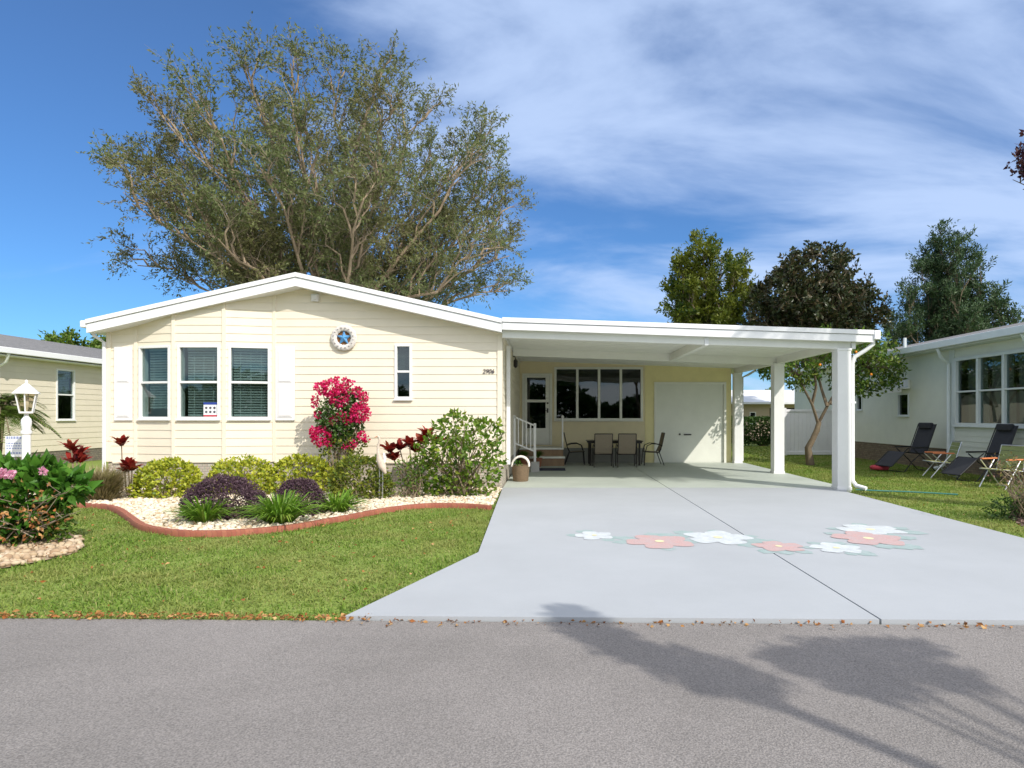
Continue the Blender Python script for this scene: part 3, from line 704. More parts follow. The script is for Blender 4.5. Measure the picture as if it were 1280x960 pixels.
def stems(n, base, tips, rad, nseg=3, jit=.06, sides=5, mb=None):
    mb = mb or MB()
    for i in range(n):
        t = tips[i % len(tips)]; b = Vector(base)+Vector((random.uniform(-1, 1), random.uniform(-1, 1), 0))*jit
        t = Vector(t); pts = [b]
        for k_ in range(1, nseg+1):
            q = k_/nseg; p = b.lerp(t, q); p.z += (t.z-b.z)*.12*math.sin(PI*q); p += Vector((random.gauss(0, 1), random.gauss(0, 1), random.gauss(0, .6)))*jit*.35; pts.append(p)
        mb.tube(pts, [rad*(1-.65*k_/nseg) for k_ in range(nseg+1)], sides)
    return mb
def bush(name, label, cat, c, r, n, L, W, leaf, nb=14, group=None, stemmat='stem', shell=.35, up=.3, scat=.9, nst=10, bumpk=.36):
    t = thing(name, label, cat, (c[0], c[1], 0), group)
    top = c[2]+r[2]; c = (c[0], c[1], top*.38); r = (r[0], r[1], top*.62)
    P, d = lumpy(n, bumps(c, r, nb, bumpk), shell)
    D = d*1+rng.normal(size=P.shape)*scat+(0, 0, up)
    leaves('foliage', P, D, rng.uniform(.7, 1.3, len(P))*L, rng.uniform(.7, 1.2, len(P))*W, LF[leaf], t)
    tips = P[rng.integers(0, len(P), nst*2)]*.8+np.array(c)*.2
    stems(nst*2, (c[0], c[1], .0), tips, .014, jit=.08).build('stem', MT[stemmat], t)
    return t
G = 'low hedge shrubs along the front wall'
def pb(px0, px1, py0, py1, D):
    """bush centre and radii from the box it fills at distance D"""
    x0, x1 = (px0-CX)/F*D, (px1-CX)/F*D; z1 = CH+(HY-py0)/F*D; z0 = max(.0, CH+(HY-py1)/F*D)
    return ((x0+x1)/2, D, (z0+z1)/2), ((x1-x0)/2, min((x1-x0)/2, .5), (z1-z0)/2)
c, r = pb(167, 253, 572, 622, 11.6); bush('golden_shrub', 'rounded golden-green hedge shrub under the left end of the bow window', 'shrub', c, (r[0], .48, r[2]+.04), 6200, .075, .05, 'duranta', group=G)
c, r = pb(258, 345, 569, 612, 12.15); bush('golden_shrub', 'golden-green hedge shrub behind the wide purple shrub', 'shrub', c, (r[0], .42, r[2]+.04), 5200, .075, .05, 'duranta', group=G)
c, r = pb(335, 420, 567, 612, 12.1); bush('golden_shrub', 'golden-green hedge shrub at the left foot of the pink bougainvillea', 'shrub', c, (r[0], .42, r[2]+.04), 5200, .075, .05, 'duranta', group=G)
c, r = pb(410, 492, 568, 630, 11.4); bush('green_shrub', 'dark green and yellow shrub between the bougainvillea and the heron ornament', 'shrub', c, (r[0], .45, r[2]+.05), 5000, .075, .045, 'duranta2', group=G)
G = 'mounded purple shrubs in the gravel bed'
c, r = pb(228, 338, 593, 655, 9.25)
t = bush('purple_shrub', 'wide dark purple shrub in the gravel bed before the bow window', 'shrub', (c[0], c[1], c[2]+.03), (r[0], .42, r[2]), 26000, .038, .021, 'purple', 18, G, shell=.5)
c, r = pb(345, 407, 594, 652, 9.55)
bush('purple_shrub', 'narrower dark purple shrub on the right of the strap-leaved clump', 'shrub', c, (r[0], .36, r[2]), 16000, .038, .021, 'purple', 12, G, shell=.5)
G = 'strap-leaved green clumps at the front of the gravel bed'
def clump(label, px, py, rad, h, n, D):
    x = (px-CX)/F*D; t = thing('lily_clump', label, 'plant', (x, D, 0), G)
    a = rng.uniform(0, 6.28, n); rr = rng.random(n)*rad*.3
    P = np.c_[x+rr*np.cos(a), D+rr*np.sin(a), np.full(n, .03)]
    sp = rng.uniform(.15, 1.1, n); Dd = np.c_[np.cos(a)*sp, np.sin(a)*sp, np.ones(n)]
    blades('foliage', P, Dd, rng.uniform(.6, 1.15, n)*h*1.5, rng.uniform(.018, .03, n), LF['lily'], t, droop=.55)
clump('green strap-leaved clump before the wide purple shrub, left of the others', 256, 655, .38, .52, 230, 8.8)
clump('bright strap-leaved clump between the two purple shrubs', 350, 657, .44, .62, 320, 8.72)
clump('green strap-leaved clump on the right of the narrower purple shrub', 421, 640, .36, .50, 220, 9.7)

# bougainvillea against the wall
BX, BYY = at(427, 560, 12.35)[:2]
t = thing('bougainvillea', 'bougainvillea covered with magenta flowers against the cream wall', 'flowering shrub', (BX, BYY, 0))
def sph(px, py, rp, D=12.35): p = at(px, py, D); return (p[0], p[1], p[2], rp/F*D, rp/F*D*.8, rp/F*D)
green = [sph(422, 515, 24), sph(437, 530, 17), sph(410, 530, 15), sph(440, 500, 15), sph(425, 545, 16)]
P, d = lumpy(2100, green, .7); leaves('foliage', P, d+rng.normal(size=P.shape), .075, .05, LF['bougleaf'], t)
P, d = lumpy(500, [sph(425, 566, 28), sph(447, 556, 12)], .6); leaves('lower_foliage', P, d+rng.normal(size=P.shape), .075, .045, LF['duranta2'], t)
fl = [sph(416, 485, 11), sph(404, 486, 8), sph(427, 497, 12), sph(432, 486, 6), sph(449, 490, 6), sph(457, 496, 5), sph(441, 480, 4), sph(453, 516, 12), sph(438, 523, 7), sph(428, 520, 5), sph(418, 526, 4), sph(404, 545, 12), sph(396, 540, 6), sph(413, 549, 7), sph(455, 544, 5), sph(444, 555, 4.5), sph(397, 500, 4), sph(395, 506, 3), sph(400, 518, 3.5), sph(434, 476, 3), sph(424, 475, 3), sph(434, 558, 3), sph(460, 548, 3)]
P, d = lumpy(2300, fl, .5); P[:, 1] -= .12; leaves('flower', P, d+rng.normal(size=P.shape)*.8, .055, .05, LF['bougflower'], t)
tips = [at(a, b, 12.35) for a, b in ((405, 490), (425, 485), (440, 500), (455, 515), (410, 540), (450, 545), (395, 505), (460, 490), (434, 475), (397, 500))]
stems(16, (BX, BYY, 0), tips, .02, 5, .1).build('stem', MT['stem'], t)

# crimson cordylines
def rosette(P0, n, L, W, out, up=.8):
    a = rng.uniform(0, 6.28, n); e = rng.uniform(.15, 1.2, n)
    return np.repeat(np.array([P0]), n, 0), np.c_[np.cos(a)*e, np.sin(a)*e, np.ones(n)*up]
def cordyline(label, heads, base, D, L=.36, W=.10, n=18):
    bx = (base-CX)/F*D; t = thing('red_cordyline', label, 'plant', (bx, D, 0), 'crimson cordylines in the garden beds')
    Ps, Ds = [], []; mb = MB()
    for (a, b) in heads:
        h = at(a, b, D+random.uniform(-.1, .1)); p, q = rosette(h, n, L, W, 1); Ps.append(p); Ds.append(q)
        mb.tube([(bx, D, 0), (bx*.5+h[0]*.5, D, h[2]*.5), h], [.016, .013, .01], 6)
    blades('foliage', np.concatenate(Ps), np.concatenate(Ds), rng.uniform(.6, 1.1, len(Ps)*n)*L, rng.uniform(.7, 1.2, len(Ps)*n)*W, LF['cordyline'], t, droop=.35)
    mb.build('stem', MT['stem'], t)
cordyline('red-leaved cordyline before the left neighbouring house, left of the lower shrubs', [(89, 562), (97, 570), (101, 578), (90, 578)], 97, 11.9)
cordyline('tall single-headed red cordyline against the left corner of the home', [(152, 557)], 153, 12.3, .36, .095, 24)
cordyline('low red cordyline just left of the golden hedge shrub', [(160, 583), (156, 590), (165, 588)], 160, 11.5, .30, .085)
cordyline('red-leaved cordyline behind the big light green shrub', [(535, 545), (529, 555), (512, 556), (500, 562), (487, 565), (520, 565), (492, 575), (545, 555)], 515, 12.2, .36, .11, 22)

# big light shrub
D0 = 11.7; bx = (577-CX)/F*D0
t = thing('leafy_shrub', 'big open light green shrub at the right corner of the home', 'shrub', (bx, D0, 0))
body = [(a, b, c_, d_, e_, f_) for (a, b, c_, d_, e_, f_) in (sph(575, 560, 44, D0), sph(603, 550, 26, D0), sph(545, 575, 32, D0), sph(590, 595, 34, D0), sph(600, 575, 32, D0), sph(548, 598, 26, D0), sph(570, 532, 18, D0), sph(610, 540, 18, D0), sph(572, 610, 26, D0))]
P, d = lumpy(3500, body, .8); leaves('foliage', P, d*.5+rng.normal(size=P.shape)*.8+(0, -.3, .2), rng.uniform(.8, 1.3, len(P))*.105, rng.uniform(.8, 1.2, len(P))*.065, LF['shrub'], t)
tips = [tuple(p) for p in P[rng.integers(0, len(P), 60)]]
stems(60, (bx, D0, 0), tips, .015, 4, .16).build('stem', MT['stem'], t)
c, r = pb(488, 540, 585, 622, 11.5)
t = thing('twiggy_plant', 'low half-bare shrub with brown twigs left of the big light green shrub', 'shrub', (c[0], 11.5, 0))
P, d = lumpy(420, [(c[0], c[1], c[2]+.1, r[0], .3, r[2]+.1)], .8); leaves('foliage', P, d+rng.normal(size=P.shape), .07, .035, LF['citrus'], t)
stems(34, (c[0], c[1], 0), [tuple(p) for p in P[:34]], .01, 4, .15).build('stem', MT['stem'], t)

# dry wispy shrub
c, r = pb(88, 158, 578, 628, 11.1)
t = thing('wispy_shrub', 'tan wispy shrub between the lamp post and the golden hedge shrub', 'shrub', (c[0], c[1], 0))
n = 4200; a = rng.uniform(0, 6.28, n); e = rng.random(n)**.6*1.5
P = np.c_[c[0]+np.cos(a)*.30*rng.random(n), c[1]+np.sin(a)*.2*rng.random(n), rng.uniform(.02, .38, n)]
blades('foliage', P, np.c_[np.cos(a)*e, np.sin(a)*e, np.full(n, .8)], rng.uniform(.18, .45, n), .012, LF['dry'], t, droop=.15)

# left foreground shrub (broad leaves, pink blooms) and its bare lower twigs
D0 = 7.4; bx = (30-CX)/F*D0
t = thing('hydrangea_shrub', 'broad-leaved green shrub with pink blooms and bare lower twigs at the left', 'flowering shrub', (bx, D0, 0))
body = [sph(10, 618, 40, D0), sph(50, 612, 33, D0), sph(76, 612, 22, D0), sph(-20, 626, 48, D0), sph(30, 640, 34, D0), sph(98, 606, 11, 7.6)]
P, d = lumpy(2300, body, .45); leaves('foliage', P, d*.8+rng.normal(size=P.shape)*.5+(0, -.2, .1), rng.uniform(.7, 1.4, len(P))*.15, rng.uniform(.8, 1.2, len(P))*.085, LF['hibiscus'], t)
P, d = lumpy(2200, [sph(20, 662, 36, D0), sph(60, 650, 30, D0), sph(-10, 660, 34, D0)], .9); leaves('lower_foliage', P, d+rng.normal(size=P.shape), .07, .04, LF['citrus'], t)
P, d = lumpy(260, [sph(40, 640, 44, 7.1), sph(0, 640, 40, 7.1)], .9); leaves('dry_foliage', P, d+rng.normal(size=P.shape), .055, .03, LF['litter'], t)
for f_, k_ in ((sph(3, 592, 4, D0-.45), 50), (sph(14, 593, 2.2, D0-.45), 20), (sph(53, 589, 2.4, D0-.35), 22)):
    P, d = lumpy(k_, [f_], .4); leaves('bloom', P, d+rng.normal(size=P.shape)*.5, .045, .045, LF['pinkbloom'], t)
tips = [at(random.uniform(-20, 96), random.uniform(604, 650), D0+random.uniform(-.5, .4)) for _ in range(70)]
stems(70, (bx, D0, 0), tips, .008, 5, .2).build('stem', MT['twig'], t)

# palm at the far left
D0 = 14.2; hx, hy, hz = at(2, 512, D0)
t = thing('palm', 'small feathery palm behind the white lamp post', 'palm', (hx, D0, 0))
Ps, Ds, Ls = [], [], []; mb = MB()
for i in range(60):
    a = rng.uniform(0, 6.28); el = rng.uniform(-.1, 1.2); Lf = rng.uniform(.75, 1.15)
    dirv = np.array([math.cos(a)*math.cos(el), math.sin(a)*math.cos(el), math.sin(el)]); side = unit(np.cross(dirv, (0, 0, 1)))
    pts = []
    for k in range(26):
        q = k/25; p = np.array([hx, hy, hz])+dirv*Lf*q+np.array([0, 0, -.65*q*q*Lf]); pts.append(tuple(p))
        if k > 4:
            for sgn in (-1, 1):
                Ps.append(p); Ds.append(dirv*.6+side*sgn+np.array([0, 0, -.25])); Ls.append(.26*math.sin(PI*(.15+.8*q))+.05)
    mb.tube(pts[::5], .008, 4)
blades('frond', Ps, Ds, Ls, .03, LF['palm'], t, droop=.3); mb.build('frond_rib', MT['stem'], t)
MB().tube([(hx-.05, D0, 0), (hx-.1, D0, .6), (hx, D0, hz)], [.10, .08, .07], 8).build('trunk', MT['barkdark'], t)

# right foreground twiggy shrub
D0 = 9.1; bx = (1285-CX)/F*D0
t = thing('bare_shrub', 'thin reddish twiggy shrub in the mulch at the right edge', 'shrub', (bx, D0, 0))
tips = [at(random.uniform(1247, 1330), random.uniform(575, 620), D0+random.uniform(-.4, .4)) for _ in range(60)]
stems(60, (bx, D0, 0), tips, .008, 5, .15).build('stem', MT['stem'], t)
P = np.array(tips)[rng.integers(0, 60, 420)]+rng.normal(size=(420, 3))*.08
leaves('foliage', P, rng.normal(size=P.shape), .05, .025, leafmat('reddish_leaves', [(.20, .08, .07), (.28, .24, .06), (.10, .14, .03), (.22, .10, .08)], .3), t)
P, d = lumpy(900, [(bx-.0, D0+.1, .16, .5, .35, .2)], .8); leaves('lower_foliage', P, d+rng.normal(size=P.shape), .06, .025, LF['hedge'], t)

# ------------------------------------------------------------------ trees
def tree(name, label, cat, base, crown, leaf, nlimb=9, n2=11, n3=7, n4=5, nleaf=9, L=.2, W=.07, tr=.28, fork=.3, bark='bark', twig='twig', group=None, spiky=.0, inside=.25, upb=.35, tw=.7, leafn=None, lean=0, seed=1, conical=False, radial=.25, zlo=-.25, wig=.035, sec=1.0, pw=2.0):
    R = random.Random(seed); t = thing(name, label, cat, base, group)
    C0 = Vector(crown[:3]); RR = Vector(crown[3:]); b = Vector(base)
    fz = b.z+(C0.z-RR.z-b.z)*.8+ fork*RR.z; fp = Vector((b.x*.6+C0.x*.4+lean, b.y*.6+C0.y*.4, fz))
    trunk = MB(); lim = MB(); tws = MB()
    trunk.tube([b, b.lerp(fp, .5)+Vector((R.gauss(0, .05), R.gauss(0, .05), 0))*tr*4, fp], [tr*1.15, tr*.9, tr*.8], 10)
    LP, LD = [], []
    def nrm(v): return max(1e-6, (math.hypot(v.x, v.y)**pw+abs(v.z)**pw)**(1/pw))
    def surf(d):
        k = 1.0
        if conical: k = max(.12, 1-.85*max(0, d.z))
        k /= nrm(d)
        return Vector((C0.x+d.x*RR.x*k, C0.y+d.y*RR.y*k, C0.z+d.z*RR.z/nrm(d)))
    def branch(p, q, r0, r1, n, sides, mb, wig):
        pts = [p]; Ld = (q-p).length
        for i in range(1, n+1):
            s_ = i/n; x = p.lerp(q, s_); x.z += Ld*.10*math.sin(PI*s_)
            if i < n: x += Vector((R.gauss(0, 1), R.gauss(0, 1), R.gauss(0, 1)))*wig*Ld
            pts.append(x)
        mb.tube(pts, [r0+(r1-r0)*i/n for i in range(n+1)], sides, cap=False); return pts
    def pick(pts, s_):
        x = s_*(len(pts)-1); i = min(int(x), len(pts)-2); return pts[i].lerp(pts[i+1], x-i), (pts[i+1]-pts[i]).normalized()
    ga = PI*(3-5**.5)
    for i in range(nlimb):
        zc = zlo+(.95-zlo)*(i+.5)/nlimb; zc = min(.97, zc); a = i*ga+R.uniform(-.3, .3); rr = math.sqrt(max(0, 1-zc*zc))
        d = Vector((math.cos(a)*rr, math.sin(a)*rr, zc)); e = surf(d*R.uniform(.8, .98))
        p1 = branch(fp, e, tr*(.5 if sec == 1 else R.choice((.2, .26, .36))), tr*.06, 6, 7, lim, wig)
        for j in range(n2):
            s_ = .22+.76*(j+R.random())/n2; p, dd = pick(p1, s_)
            o = Vector((R.gauss(0, 1), R.gauss(0, 1), R.gauss(0, .8))).normalized()
            dr = (dd*.7+o*.9+(p-fp).normalized()*radial+Vector((0, 0, upb))).normalized()
            ln = RR.x*sec*R.uniform(.28, .5)*(1.15-.5*s_); e2 = p+dr*ln
            # keep inside the envelope
            v = Vector(((e2.x-C0.x)/RR.x, (e2.y-C0.y)/RR.y, (e2.z-C0.z)/RR.z)); lim_ = 1.0+spiky*R.random()
            if conical and v.z > -.2: hk = max(.10, 1-.85*(v.z+.2)/1.2)+.12*R.random(); hh = math.hypot(v.x, v.y); q_ = min(1, hk/max(hh, .01)); v.x *= q_; v.y *= q_; e2 = Vector((C0.x+v.x*RR.x, C0.y+v.y*RR.y, C0.z+v.z*RR.z))
            if nrm(v) > lim_: v *= lim_/nrm(v); e2 = Vector((C0.x+v.x*RR.x, C0.y+v.y*RR.y, C0.z+v.z*RR.z))
            p2 = branch(p, e2, tr*.14, tr*.035, 4, 5, lim, .05)
            for k in range(n3):
                s3 = .2+.8*(k+R.random())/n3; p, dd = pick(p2, s3)
                o = Vector((R.gauss(0, 1), R.gauss(0, 1), R.gauss(0, .8))).normalized()
                dr = (dd*.6+o*.8+Vector((0, 0, upb))).normalized(); e3 = p+dr*tw*R.uniform(.7, 1.3)*1.5
                p3 = branch(p, e3, tr*.035, tr*.014, 3, 3, tws, .05)
                for l in range(n4):
                    s4 = .25+.75*(l+R.random())/n4; p, dd = pick(p3, s4)
                    o = Vector((R.gauss(0, 1), R.gauss(0, 1), R.gauss(0, .8))).normalized()
                    dr = (dd*.8+o*.7+Vector((0, 0, upb))).normalized(); e4 = p+dr*tw*R.uniform(.5, 1.1)
                    if n4 > 3: tws.tube([p, e4], [tr*.013, tr*.006], 3, cap=False)
                    LP.append((p[:], e4[:])); 
    trunk.build('trunk', MT[bark], t, smooth=True); lim.build('limb', MT[bark], t); tws.build('twig', MT[twig], t)
    LPa = np.array(LP); A0 = np.repeat(LPa[:, 0], nleaf, 0); A1 = np.repeat(LPa[:, 1], nleaf, 0)
    q = rng.uniform(.1, 1.05, (len(A0), 1)); P = A0+(A1-A0)*q+rng.normal(size=A0.shape)*L*.25
    D = unit(A1-A0)*.9+rng.normal(size=P.shape)*.75
    leaves('crown', P, D, rng.uniform(.6, 1.3, len(P))*L, rng.uniform(.7, 1.2, len(P))*W, LF[leaf], t)
    return t
D0 = 30
tree('shade_tree', 'huge spreading olive-green tree with tan limbs behind the home', 'tree', (-10.4, D0, 0), ((410-CX)/F*D0, D0, 9.5, 8.5, 6.8, 6.9), 'bigtree',
     nlimb=46, n2=12, n3=7, n4=5, nleaf=8, L=.18, W=.06, tr=.36, pw=3.2, fork=.12, spiky=.10, upb=.22, tw=.62, seed=5, radial=1.0, zlo=-.28, wig=.018, sec=.62)
GT = 'trees rising behind the carport and the right house'
D0 = 38
tree('evergreen_tree', 'upright yellow-green tree, leftmost of the trees behind the carport roof', 'tree', ((885-CX)/F*D0, D0, 0), ((885-CX)/F*D0, D0, 7.0, 2.5, 2.3, 4.7), 'yellowtree',
     nlimb=18, n2=10, n3=6, n4=3, nleaf=14, L=.22, W=.10, tr=.16, fork=.1, bark='barkdark', group=GT, upb=.6, tw=.5, spiky=.18, seed=2)
D0 = 34
tree('magnolia_tree', 'dark rounded magnolia with rusty brown leaves behind the carport roof', 'tree', ((1018-CX)/F*D0, D0, 0), ((1018-CX)/F*D0, D0, 6.6, 3.1, 2.8, 3.5), 'magnolia',
     nlimb=16, n2=10, n3=6, n4=3, nleaf=9, L=.27, W=.14, tr=.2, fork=.1, bark='barkdark', group=GT, upb=.15, tw=.42, seed=3)
D0 = 40
tree('conifer_tree', 'grey-green pointed tree rising behind the roof of the right house', 'tree', ((1186-CX)/F*D0, D0, 0), ((1186-CX)/F*D0, D0, 5.8, 4.4, 3.6, 6.9), 'conifer',
     nlimb=26, n2=11, n3=6, n4=4, nleaf=10, L=.24, W=.075, tr=.2, fork=.1, bark='barkdark', group=GT, upb=.7, tw=.55, conical=True, spiky=.12, seed=4)
tree('plum_tree', 'purple-leaved tree whose crown just enters at the upper right edge', 'tree', (21.9, 25, 0), (21.75, 25, 11.6, 3.1, 3.0, 2.2), 'plum',
     nlimb=10, n2=8, n3=5, n4=3, nleaf=9, L=.22, W=.12, tr=.2, fork=.1, bark='barkdark', upb=.2, tw=.4, seed=6)
D0 = 42
tree('distant_tree', 'round green tree top seen above the roof of the left neighbouring house', 'tree', ((103-CX)/F*D0, D0, 0), ((103-CX)/F*D0, D0, 4.6, 2.4, 2.0, 2.2), 'citrus',
     nlimb=10, n2=8, n3=5, n4=3, nleaf=7, L=.3, W=.15, tr=.2, fork=.1, bark='barkdark', upb=.1, tw=.4, seed=8)
# tree across the road, behind the photographer: its shade falls on the road
t = thing('roadside_tree', 'slender tree across the road that shades the near asphalt', 'tree', (5.9, -2.9, 0))
def lift(x, y, z=5.2): return (x+.774*z, y-.906*z, z)
lob = [(.08, 4.80, .20), (.22, 4.50, .24), (.42, 4.22, .26), (.68, 3.96, .28), (.95, 3.66, .34), (1.5, 3.92, .24), (1.78, 4.02, .27), (2.06, 4.08, .26), (2.32, 4.14, .18), (1.75, 3.62, .30), (2.2, 3.7, .26)]
cl = [lift(x, y, 5.2+.25*math.sin(i*2.1)) for i, (x, y, r) in enumerate(lob)]
P, d = lumpy(3600, [(c_[0], c_[1], c_[2], r*.85, r*.85, r*.6) for c_, (x, y, r) in zip(cl, lob)], .9)
leaves('crown', P, rng.normal(size=P.shape), .10, .06, LF['citrus'], t)
m_ = MB(); fk = Vector((5.6, -2.2, 3.4)); m_.tube([(5.9, -2.9, 0), (5.8, -2.6, 1.8), fk], [.13, .10, .08], 9)
for c_ in cl: m_.tube([fk, fk.lerp(Vector(c_), .5)+Vector((0, 0, .15)), c_], [.035, .022, .01], 5)
m_.build('trunk', MT['barkdark'], t)
# tall palm just outside the frame: its trunk shades the front post
px_, py_ = 8.86, 8.82; t = thing('tall_palm', 'tall palm whose trunk shades the front carport post', 'palm', (px_, py_, 0))
m_ = MB(); m_.tube([(px_, py_, 0), (px_, py_, .5), (px_, py_, 4), (px_, py_, 8.4)], [.30, .235, .225, .20], 14); m_.build('trunk', MT['barkdark'], t, smooth=True)
Ps, Ds, Ls = [], [], []; mb = MB()
for i in range(26):
    a = rng.uniform(0, 6.28); el = rng.uniform(.0, 1.2); Lf = rng.uniform(1.5, 1.9)
    dirv = np.array([math.cos(a)*math.cos(el), math.sin(a)*math.cos(el), math.sin(el)]); side = unit(np.cross(dirv, (0, 0, 1))); pts = []
    for k in range(30):
        q = k/29; p = np.array([px_, py_, 8.4])+dirv*Lf*q+np.array([0, 0, -.5*q*q*Lf]); pts.append(tuple(p))
        if k > 5:
            for sgn in (-1, 1): Ps.append(p); Ds.append(dirv*.6+side*sgn+np.array([0, 0, -.3])); Ls.append(.45*math.sin(PI*(.15+.8*q))+.05)
    mb.tube(pts[::5], .015, 4)
blades('frond', Ps, Ds, Ls, .035, LF['palm'], t, droop=.3); mb.build('frond_rib', MT['stem'], t)
# small citrus tree on the lawn: hand-placed trunk
D0 = 19.4; t = thing('orange_tree', 'small orange tree with a forked leaning trunk between carport and right house', 'tree', ((1013-CX)/F*D0, D0, 0))
tk = MB(); P0 = [at(a, b, D0) for a, b in ((1013, 581), (1011, 568), (1010, 560), (1016, 549), (1021, 538), (1024, 527))]
P0[0] = (P0[0][0], P0[0][1], 0.0)
tk.tube(P0, [.13, .11, .10, .085, .085, .07], 9)
arms = [[(1023, 530), (1015, 505), (1006, 488), (998, 470)], [(1024, 527), (1034, 508), (1043, 492), (1052, 470)], [(1034, 508), (1028, 490), (1022, 468)], [(1015, 505), (1020, 485), (1018, 460)], [(1038, 505), (1058, 480), (1080, 462)]]
ends = []
for a in arms:
    pts = [at(x, y, D0+random.uniform(-.15, .15)) for x, y in a]; tk.tube(pts, [.05, .042, .034, .02][:len(pts)] , 7); ends.append(Vector(pts[-1])); ends.append(Vector(pts[-2]))
cen = [(at(985, 455, D0), 1.0), (at(1030, 440, D0), 1.1), (at(1080, 440, D0), 1.0), (at(1105, 465, 18.8), .85), (at(1000, 470, D0), .75), (at(1060, 475, D0), .75), (at(1090, 480, 18.9), .65), (at(965, 462, 19.2), .6)]
body = [(c_[0], c_[1]+random.uniform(-.4, .4), c_[2], r_*.78, r_*.9, r_*.62) for c_, r_ in cen]
for b_ in list(body):
    for _ in range(3):
        d = unit(rng.normal(size=3)); body.append((b_[0]+d[0]*b_[3]*.8, b_[1]+d[1]*b_[4]*.8, b_[2]+d[2]*b_[5]*.8, .32, .32, .28))
P, d = lumpy(7500, body, .8, 1.6); P = P[P[:, 0] < 10.35]
D = rng.normal(size=P.shape)+(0, -.2, .1)
leaves('crown', P, D, rng.uniform(.7, 1.3, len(P))*.13, rng.uniform(.7, 1.2, len(P))*.07, LF['citrus'], t)
tw_ = MB()
for i in range(150):
    p = Vector(P[rng.integers(0, len(P))]); e = min(ends, key=lambda q: (q-p).length); mid = e.lerp(p, .5)+Vector((0, 0, .1)); tw_.tube([e, mid, p], [.014, .01, .004], 4, cap=False)
tk.build('trunk', MT['barkdark'], t, smooth=True); tw_.build('twig', MT['barkdark'], t)
for (a, b) in ((1025, 456), (1089, 468), (1052, 462), (1070, 440)):
    p = at(a, b, D0-.85); MB().lathe([(.01, -.038), (.03, -.026), (.038, 0), (.03, .026), (.01, .038)], p, 10).build('orange', MT['fruit'], t, smooth=True)

# ------------------------------------------------------------------ left neighbour
ln = thing('neighbor_home', 'beige lap-sided home with grey shingle roof at the far left', 'house', (-19, 17, 0))
X0 = -15.4; fr = frame(X0, 17.0, PI/2); m = MB()
nw = (2.87, 3.64, 1.37, 2.97)
siding(m, fr, 0, 13, .42, lambda u: 3.3, holes=[nw], course=.18)
fr2 = frame(-23, 17.0); siding(m, fr2, 0, 7.6, .42, lambda u: 3.25+.0*u, course=.18)
m.add([(-23, 17, 3.2), (X0, 17, 3.2), (-19.2, 17, 4.0)], [(0, 1, 2)])
m.add([(X0, 30, 0), (-23, 30, 0), (-23, 30, 3.2), (-19.2, 30, 4.0), (X0, 30, 3.2)], [(0, 1, 2, 3, 4)]); m.add([(-23, 30, 0), (-23, 17, 0), (-23, 17, 3.2), (-23, 30, 3.2)], [(0, 1, 2, 3)])
m.build('wall', MT['nsiding'], ln)
MB().obox(fr, 0, 13, -.06, -.01, 0, .42).box(-23, X0, 17.01, 17.05, 0, .42).build('skirting', MT['skirtstone'], ln)
window(ln, fr, *nw, blind=('half', .5))
m = MB(); er = (-15.0, 3.40); rid = (-19.2, 4.35); el_ = (-23.4, 3.40)
m.slab([(rid[0], 16.6, rid[1]), (er[0], 16.6, er[1]), (er[0], 30.4, er[1]), (rid[0], 30.4, rid[1])], .05)
m.slab([(el_[0], 16.6, el_[1]), (rid[0], 16.6, rid[1]), (rid[0], 30.4, rid[1]), (el_[0], 30.4, el_[1])], .05)
m.build('roof', MT['shingle'], ln)
MB().box(-15.0, -14.88, 16.6, 30.4, 3.22, 3.385).box(-15.4, -15.01, 16.6, 30.4, 3.16, 3.20).build('gutter', MT['fascia'], ln, bevel=.015)
MB().tube([(-14.94, 17.6, 3.22), (-15.05, 17.65, 3.0), (-15.32, 17.7, 2.85), (-15.32, 17.7, .1)], .04, 8).build('downspout', MT['fascia'], ln, smooth=True)

# ------------------------------------------------------------------ right neighbour
rn = thing('neighbor_home', 'grey-green home with large gridded sunroom windows at the right', 'house', (14.8, 12.8, 0))
X1 = 10.8; fr = frame(X1, 28.5, -PI/2)        # u runs towards the camera, outward = -X
def uu(D): return 28.5-D
m = MB()
sw = (uu(19.95), uu(19.35), 1.50, 2.19); sl = (uu(22.65), uu(22.25), 1.70, 2.20)
cols = [(17.13, 16.22), (16.20, 15.29), (15.27, 14.36), (14.34, 13.43)]
big = (uu(17.13), uu(13.43), 1.24, 3.04)
solid_with_holes(m, fr, 0, uu(17.3), .60, 3.32, [sw, sl], -.08, 0)
m.build('wall', MT['gsiding'], rn)
m = MB(); siding(m, fr, uu(17.3), uu(12.8), .42, lambda u: 3.3, holes=[big], course=.14)
fr3 = frame(X1, 12.8); siding(m, fr3, 0, 8.0, .42, lambda u: 3.25, course=.14)
m.build('sunroom_wall', MT['gsiding'], rn)
m = MB(); m.add([(18.8, 12.8, 0), (18.8, 28.5, 0), (18.8, 28.5, 3.3), (18.8, 12.8, 3.3)], [(0, 1, 2, 3)]); m.add([(18.8, 28.5, 0), (X1, 28.5, 0), (X1, 28.5, 3.3), (18.8, 28.5, 3.3)], [(0, 1, 2, 3)])
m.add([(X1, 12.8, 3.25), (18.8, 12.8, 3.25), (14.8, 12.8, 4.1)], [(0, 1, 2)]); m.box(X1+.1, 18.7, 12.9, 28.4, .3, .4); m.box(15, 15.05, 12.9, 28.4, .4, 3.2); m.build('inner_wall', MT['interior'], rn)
MB().obox(fr3, 0, 8.0, -.07, -.012, 0, .42).obox(fr, 0, uu(17.3), -.07, -.02, 0, .60).obox(fr, uu(17.3), uu(12.8), -.07, -.012, 0, .42).build('skirting', MT['skirttan'], rn)
window(rn, fr, *sw, fw=.04, rail=False, glass='glassdark', trim='gtrim', rails=[])
window(rn, fr, *sl, fw=.04, rail=False, glass='glassdark', trim='gtrim', rails=[])
